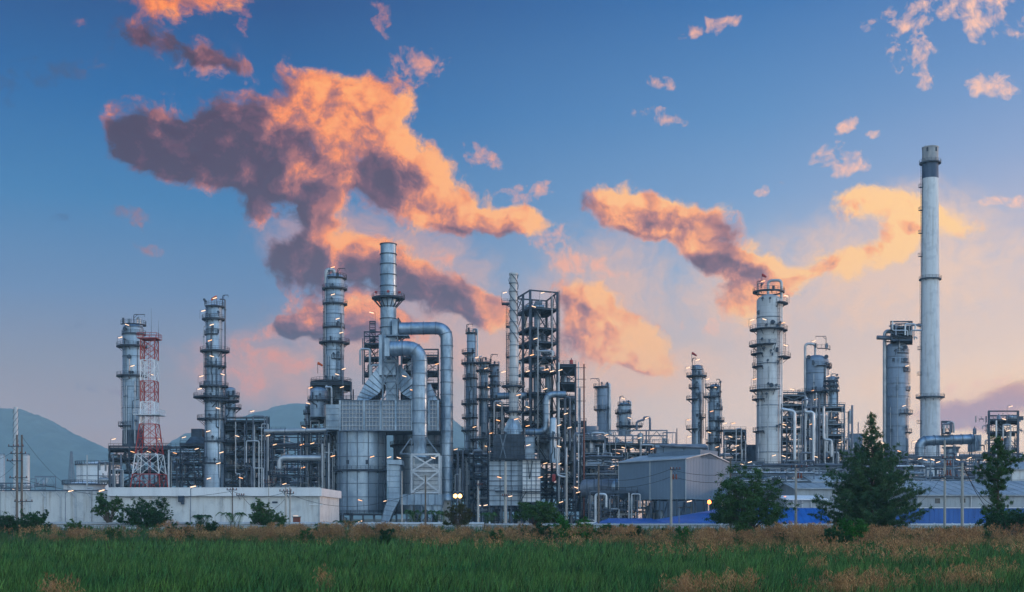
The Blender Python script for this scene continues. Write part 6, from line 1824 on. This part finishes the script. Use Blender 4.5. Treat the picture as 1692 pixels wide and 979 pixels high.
tree('bright green creeper covered bush in front of the pointed tree', 1408, 856, 76, 118, 'leaf_bright', 'bush', 23, 'bush', 'bush', z0=-1.1, count=17000, size=.16, trunk_h=.1)
tree('dark layered low branches left of the creeper covered bush', 1375, 876, 74, 112, 'leaf_dark', 'bush', 24, 'bush', 'bush', z0=-1.2, count=12000, size=.16, trunk_h=.1)
tree('small leafy shrub among the plumes left of the creeper covered bush', 1228, 862, 48, 125, 'leaf_mid', 'bush', 25, 'bush', 'bush', z0=-1.1, count=7000, size=.17, trunk_h=.1)
tree('small bright shrub in front of the larger blue hipped roof', 1128, 864, 32, 135, 'leaf_bright', 'bush', 26, 'bush', 'bush', z0=-1.1, count=5000, size=.17, trunk_h=.1)
tree('round dark bush among reeds in the middle of the field edge', 506, 872, 32, 140, 'leaf_mid', 'bush', 27, 'bush', 'bush', z0=-1.2, count=5000, size=.17, trunk_h=.1)
tree('low dark bush at the left part of the field edge', 190, 868, 34, 146, 'leaf_mid', 'bush', 28, 'bush', 'bush', z0=-1.2, count=5000, size=.17, trunk_h=.1)
for i, (px, top, w, d, m, lab) in enumerate(((1292,872,40,128,'leaf_dark','low dark bush right of the bushy tree among the plumes'),(1560,874,70,130,'leaf_dark','low dark bush under the pole with fuses'),
      (1180,872,40,130,'leaf_mid','green bush in front of the right end of the larger blue hipped roof'),(1500,878,60,124,'leaf_mid','green bush right of the pointed tree base'),(1610,882,60,130,'leaf_dark','dark bush left of the bush under the slender tree'),
      (1340,880,40,120,'leaf_mid','small green bush below the left branches of the pointed tree'),(640,872,30,140,'leaf_dark','small dark bush at the field edge below the furnace'),(820,874,34,140,'leaf_mid','small green bush at the field edge below the square heater'),
      (128,858,54,165,'leaf_mid','low green bush right of the bushes at the left edge'),(345,860,60,165,'leaf_dark','low wide bush in front of the lamp post by the white building'),(535,866,56,160,'leaf_mid','low green bush below the right end of the white building'),
      (622,866,44,160,'leaf_dark','low dark bush below the furnace intake duct'),(722,868,50,155,'leaf_mid','low green bush right of the dark pole in front of the furnace'),(985,866,70,152,'leaf_mid','wide green bush between the green mound and the flat olive bush'),
      (1092,874,40,140,'leaf_dark','low dark bush in front of the concrete pole by the hall'),(860,866,50,158,'leaf_dark','low dark bush left of the spreading tree trunk'),
      (300,866,60,150,'leaf_dark','flat dark bush at the field edge below the wide dark round tree'),(1440,862,60,150,'leaf_dark','dark undergrowth at the foot of the pointed tree'))):
    tree(lab, px, top, w, d, m, 'bush', 200+i, 'bush', 'bush', z0=-1.2, count=int(w*170), size=.17, trunk_h=.1)
def palm_clump(label, px, top, w, d, seed, m='leaf_mid'):
    rg = random.Random(seed); s = d/F; t = thing('palm_shrub', label, 'palm shrub', (X(px,d), d, 0))
    n = 9
    tr = MB(); x = X(px,d); H = Z(top,d)
    for k in range(3): tr.path([(x+k*.5-.5,d,0),(x+k*.6-.6,d,H*.45)], [.1,.06], 6)
    tk = tr.build('stem','bark',t)
    for i in range(n):
        a = rg.uniform(0,2*math.pi); L = w*s*.55*rg.uniform(.7,1.1); bx = x + rg.choice((-.6,0,.6)); bz = H*.42
        cs = []; 
        mb = MB()
        prev = Vector((bx,d,bz)); pts = [prev]
        for j in range(1,8):
            u = j/7; pts.append(Vector((bx+math.cos(a)*L*u, d+math.sin(a)*L*u, bz + (H-bz)*math.sin(u*2.3)*rg.uniform(.95,1.05)*.95)))
        mb.path(pts, .025, 4, False)
        for j in range(1,8):
            p = pts[j]; dr = (pts[j]-pts[j-1]).normalized(); sd_ = dr.cross(Vector((0,0,1))).normalized()
            for q in range(3):
                pp = pts[j-1].lerp(p, q/3)
                for sg in (-1,1):
                    e = pp + sd_*sg*.55 + dr*.25 - Vector((0,0,.22)); w_ = dr*.06
                    mb._add([tuple(pp-w_),tuple(pp+w_),tuple(e)], [(0,1,2)], False)
        mb.build('frond', m, t)
palm_clump('low palm like shrub in front of the white building under the thin pole', 388, 846, 46, 190, 31)
palm_clump('small palm shrub left of the low palm under the thin pole', 335, 850, 38, 192, 32, 'leaf_dark')
palm_clump('small palm in front of the furnace intake duct', 684, 842, 34, 215, 33)
palm_clump('small palm left of the brownish tree by the flood lights', 727, 843, 32, 212, 34)
palm_clump('small palm at the foot of the square heater', 806, 846, 30, 215, 35)
palm_clump('low palm tuft at the foot of the round furnace drum', 578, 860, 40, 185, 36, 'leaf_dark')

# ------------------------------------------------------------------ grass field, reeds
def blades(name, P, H, W, lean_amt, m, seed, segs=3, curve=.6):
    rs = np.random.RandomState(seed); n = len(P)
    a = rs.uniform(0, 2*np.pi, n); 
    wd = np.stack([np.cos(a), np.sin(a)], 1)
    le = rs.uniform(0, 2*np.pi, n); la = rs.uniform(.3,1,n)*lean_amt
    ld = np.stack([np.cos(le)+.35, np.sin(le)*.8], 1)*la[:,None]
    rows = []
    for k in range(segs):
        u = k/segs
        c = P.copy(); c[:,:2] += ld*(H*u**(1+curve))[:,None]; c[:,2] += H*u*(1-.12*la*u)
        hw = (W*.5*(1-.75*u))[:,None]
        l = c.copy(); l[:,:2] -= wd*hw; r_ = c.copy(); r_[:,:2] += wd*hw
        rows += [l, r_]
    tip = P.copy(); tip[:,:2] += ld*H[:,None]; tip[:,2] += H*(1-.2*la)
    rows.append(tip)
    V = np.stack(rows,1); k = V.shape[1]
    base = (np.arange(n)*k)[:,None]
    quads = np.concatenate([base+np.array([[2*i,2*i+1,2*i+3,2*i+2]]) for i in range(segs-1)],1).reshape(-1)
    tris = (base+np.array([[2*segs-2,2*segs-1,2*segs]])).reshape(-1)
    nq = n*(segs-1); me = bpy.data.meshes.new(name)
    me.vertices.add(n*k); me.vertices.foreach_set('co', V.astype(np.float32).ravel())
    me.loops.add(nq*4+n*3); me.loops.foreach_set('vertex_index', np.concatenate([quads,tris]).astype(np.int32))
    me.polygons.add(nq+n); me.polygons.foreach_set('loop_start', np.concatenate([np.arange(0,nq*4,4), nq*4+np.arange(0,n*3,3)]).astype(np.int32))
    me.update(calc_edges=True); me.materials.append(MAT[m])
    o = bpy.data.objects.new(name, me); COL.objects.link(o); return o
def field_points(n, d0, d1, seed, spread=1.25, pw=.0):
    rs = np.random.RandomState(seed)
    # denser near the viewer: constant number per picture row
    y = 1/ (rs.uniform(1/d1, 1/d0, n)*.55 + .45/ (rs.uniform(d0, d1, n)))
    y = np.clip(y, d0, d1)
    x = rs.uniform(-1,1,n)*(846/F*spread)*y + rs.normal(size=n)*.3
    return np.stack([x, y, np.full(n, FIELD)],1)
rs = np.random.RandomState(1)
P = field_points(230000, 30, 160, 2)
cl = np.sin(P[:,0]*.9+np.sin(P[:,1]*.5)*2)*.5 + np.sin(P[:,1]*.33+P[:,0]*.21)*.5
H = 1.25*rs.uniform(.50,1.20,len(P))*(1+.16*cl)
Wd_ = (.030 + P[:,1]*.00060)*rs.uniform(.6,1.5,len(P))
o = blades('grass', P, H, Wd_, .42, 'leaf_grass', 3)
tag(o, 'dense dark green grass field in the foreground', kind='stuff'); 
del o['label']
# tan feathered reeds along the far edge of the field
def reeds(name, P, seed, h=(1.7,2.4), plume=.5, m1='reed_plume', hmul=None, k=16, fine=1.0):
    rs = np.random.RandomState(seed); n = len(P)
    H = rs.uniform(h[0],h[1],n)
    if hmul is not None: H = H*hmul
    allV = []
    # plume: sprays of thin leaves around the head
    idx = np.repeat(np.arange(n), k); u = rs.uniform(0,1,n*k)
    lean = rs.normal(size=(n,2))*.12
    c = P[idx].copy(); c[:,2] += (H[idx]-plume*rs.uniform(.8,1.3,n)[idx]*(1-u)); c[:,:2] += lean[idx]*H[idx][:,None]*.5
    c[:,:2] += rs.normal(size=(n*k,2))*(.16*np.sin(np.pi*np.clip(u*.9+.08,0,1)))[:,None]
    a = rs.normal(size=(n*k,3)); a[:,2] = np.abs(a[:,2])+.9; a /= np.linalg.norm(a,axis=1)[:,None]
    b = np.cross(a, rs.normal(size=(n*k,3))); b /= np.linalg.norm(b,axis=1)[:,None]
    L = a*rs.uniform(.10,.24,n*k)[:,None]*(.5+.5*fine); W = b*.028*fine
    V = np.stack([c-L*.5-W, c-L*.5+W, c+L*.6],1).reshape(-1,3)
    m = n*k
    me = bpy.data.meshes.new(name); me.vertices.add(m*3); me.vertices.foreach_set('co', V.astype(np.float32).ravel())
    me.loops.add(m*3); me.loops.foreach_set('vertex_index', np.arange(m*3,dtype=np.int32))
    me.polygons.add(m); me.polygons.foreach_set('loop_start', np.arange(0,m*3,3,dtype=np.int32)); me.update(calc_edges=True)
    me.materials.append(MAT[m1]); o = bpy.data.objects.new(name, me); COL.objects.link(o); o['kind'] = 'stuff'
    return o, H
def band(n, segs, seed):
    rs = np.random.RandomState(seed); out = []
    tot = sum((b-a)*w for a,b,_,_,w in segs)
    for a,b,d0,d1,w in segs:
        k = int(n*(b-a)*w/tot); d = rs.uniform(d0,d1,k); px = rs.uniform(a,b,k)
        x = (px-846)/F*d; zb = np.where(d < 158, FIELD, FIELD + 1.18*(np.clip(d,158,172)-158)/14)
        out.append(np.stack([x,d,zb],1))
    return np.concatenate(out)
Pr = band(9000, [(-200,80,140,156,.15),(80,160,140,152,.6),(160,270,142,156,.25),(270,380,144,160,1.1),(380,520,144,162,2.0),(520,700,146,160,1.4),(700,860,144,160,1.6),(860,1010,142,156,.4),(1010,1150,128,146,.8),
                (1150,1290,112,142,1.6),(1290,1370,112,140,1.8),(1370,1480,118,140,.9),(1480,1620,112,138,1.5),(1620,1900,118,140,.7)], 4)
rc = np.random.RandomState(41); ci = rc.choice(len(Pr), 520); own = rc.randint(0, 520, len(Pr)); loose = rc.uniform(size=len(Pr)) < .18
near = np.argmin(np.abs(Pr[:,None,0]-Pr[ci][None,:,0]) + 1.5*np.abs(Pr[:,None,1]-Pr[ci][None,:,1]), axis=1)
Pr[~loose,:2] = (Pr[ci][near] + (Pr - Pr[ci][near])*.45)[~loose,:2]
hcl = (rc.uniform(.55, 1.22, 520) + .12*np.sin(Pr[ci][:,0]*.25))[near]
Pe = band(900, [(-200,700,112,140,.35),(700,1050,100,140,.5),(1050,1380,72,128,1.5),(1380,1900,62,128,1.6)], 44)
ec = Pe[rc.choice(len(Pe), 110)]; Pe[:,:2] = ec[rc.randint(0,110,len(Pe))][:,:2] + rc.normal(size=(len(Pe),2))*np.array([.8,1.2])
Pr = np.concatenate([Pr, Pe]); hcl = np.concatenate([hcl, rc.uniform(.62,.95,len(Pe))])
reeds('reeds', Pr, 5, (1.95,2.45), .6, hmul=hcl)
Ps = Pr[np.random.RandomState(8).choice(len(Pr), 26000)] + np.random.RandomState(9).normal(size=(26000,3))*np.array([.5,.5,0])
blades('reed_stems', Ps, np.random.RandomState(10).uniform(1.0,1.9,len(Ps)), np.full(len(Ps),.05), .28, 'reed_stem', 11)['kind'] = 'stuff'
# rough green growth on the bank
Pb = band(26000, [(-200,1900,140,180,1)], 14)
blades('bank_growth', Pb, np.random.RandomState(15).uniform(.6,1.6,len(Pb)), np.full(len(Pb),.10), .6, 'leaf_mid', 16)['kind'] = 'stuff'
# nearer clumps of golden plumes at the bottom right
clumps = [(538,955,60,10,'small golden plume clump at the bottom, left of the middle'),(1160,965,62,46,'golden plume clump at the bottom, right of the middle'),(1225,960,60,34,'second golden plume clump at the bottom, right of the first'),
          (1385,962,58,50,'wide feathery golden clump at the bottom right'),(1448,955,60,46,'feathery golden clump left of the corner clump'),(1590,952,62,60,'golden plume clump in the bottom right corner'),(1545,925,72,20,'small tan plume clump behind the bottom right clumps'),
          (1490,926,78,12,'single tan plume head in the grass at the right'),(1130,975,52,26,'low golden clump cut by the bottom edge'),(1655,940,64,34,'tan clump at the lower right edge'),(1350,935,70,16,'small tan clump above the wide feathery one'),
          (90,975,56,26,'golden clump cut by the bottom left edge')]
for i, (px, py, d, w, lab) in enumerate(clumps):
    r_ = py - 16 if py < 972 else py - 22
    d = 1.75*F/(r_-HOR); h0 = .45 - FIELD
    rs = np.random.RandomState(60+i); n = max(16, int(w*1.5)); s = d/F
    P = np.stack([X(px,d)+rs.normal(size=n)*w*s*.5, d+rs.normal(size=n)*.6, np.full(n,FIELD)],1)
    h = h0
    t = thing('reed_clump', lab, 'reed clump', (X(px,d), d, FIELD), 'golden reed clumps in the near grass')
    o, _ = reeds('plume', P, 80+i, (h*.55,h*1.08), .55, k=40, fine=.42); del o['kind']; o.parent = t; o.location = -Vector(t.location)
    st = blades('stem', np.repeat(P,3,0)+np.random.RandomState(5).normal(size=(n*3,3))*np.array([.1,.1,0]), np.full(n*3,h*.8), np.full(n*3,.02), .15, 'reed_stem', 90+i)
    st.parent = t; st.location = -Vector(t.location)
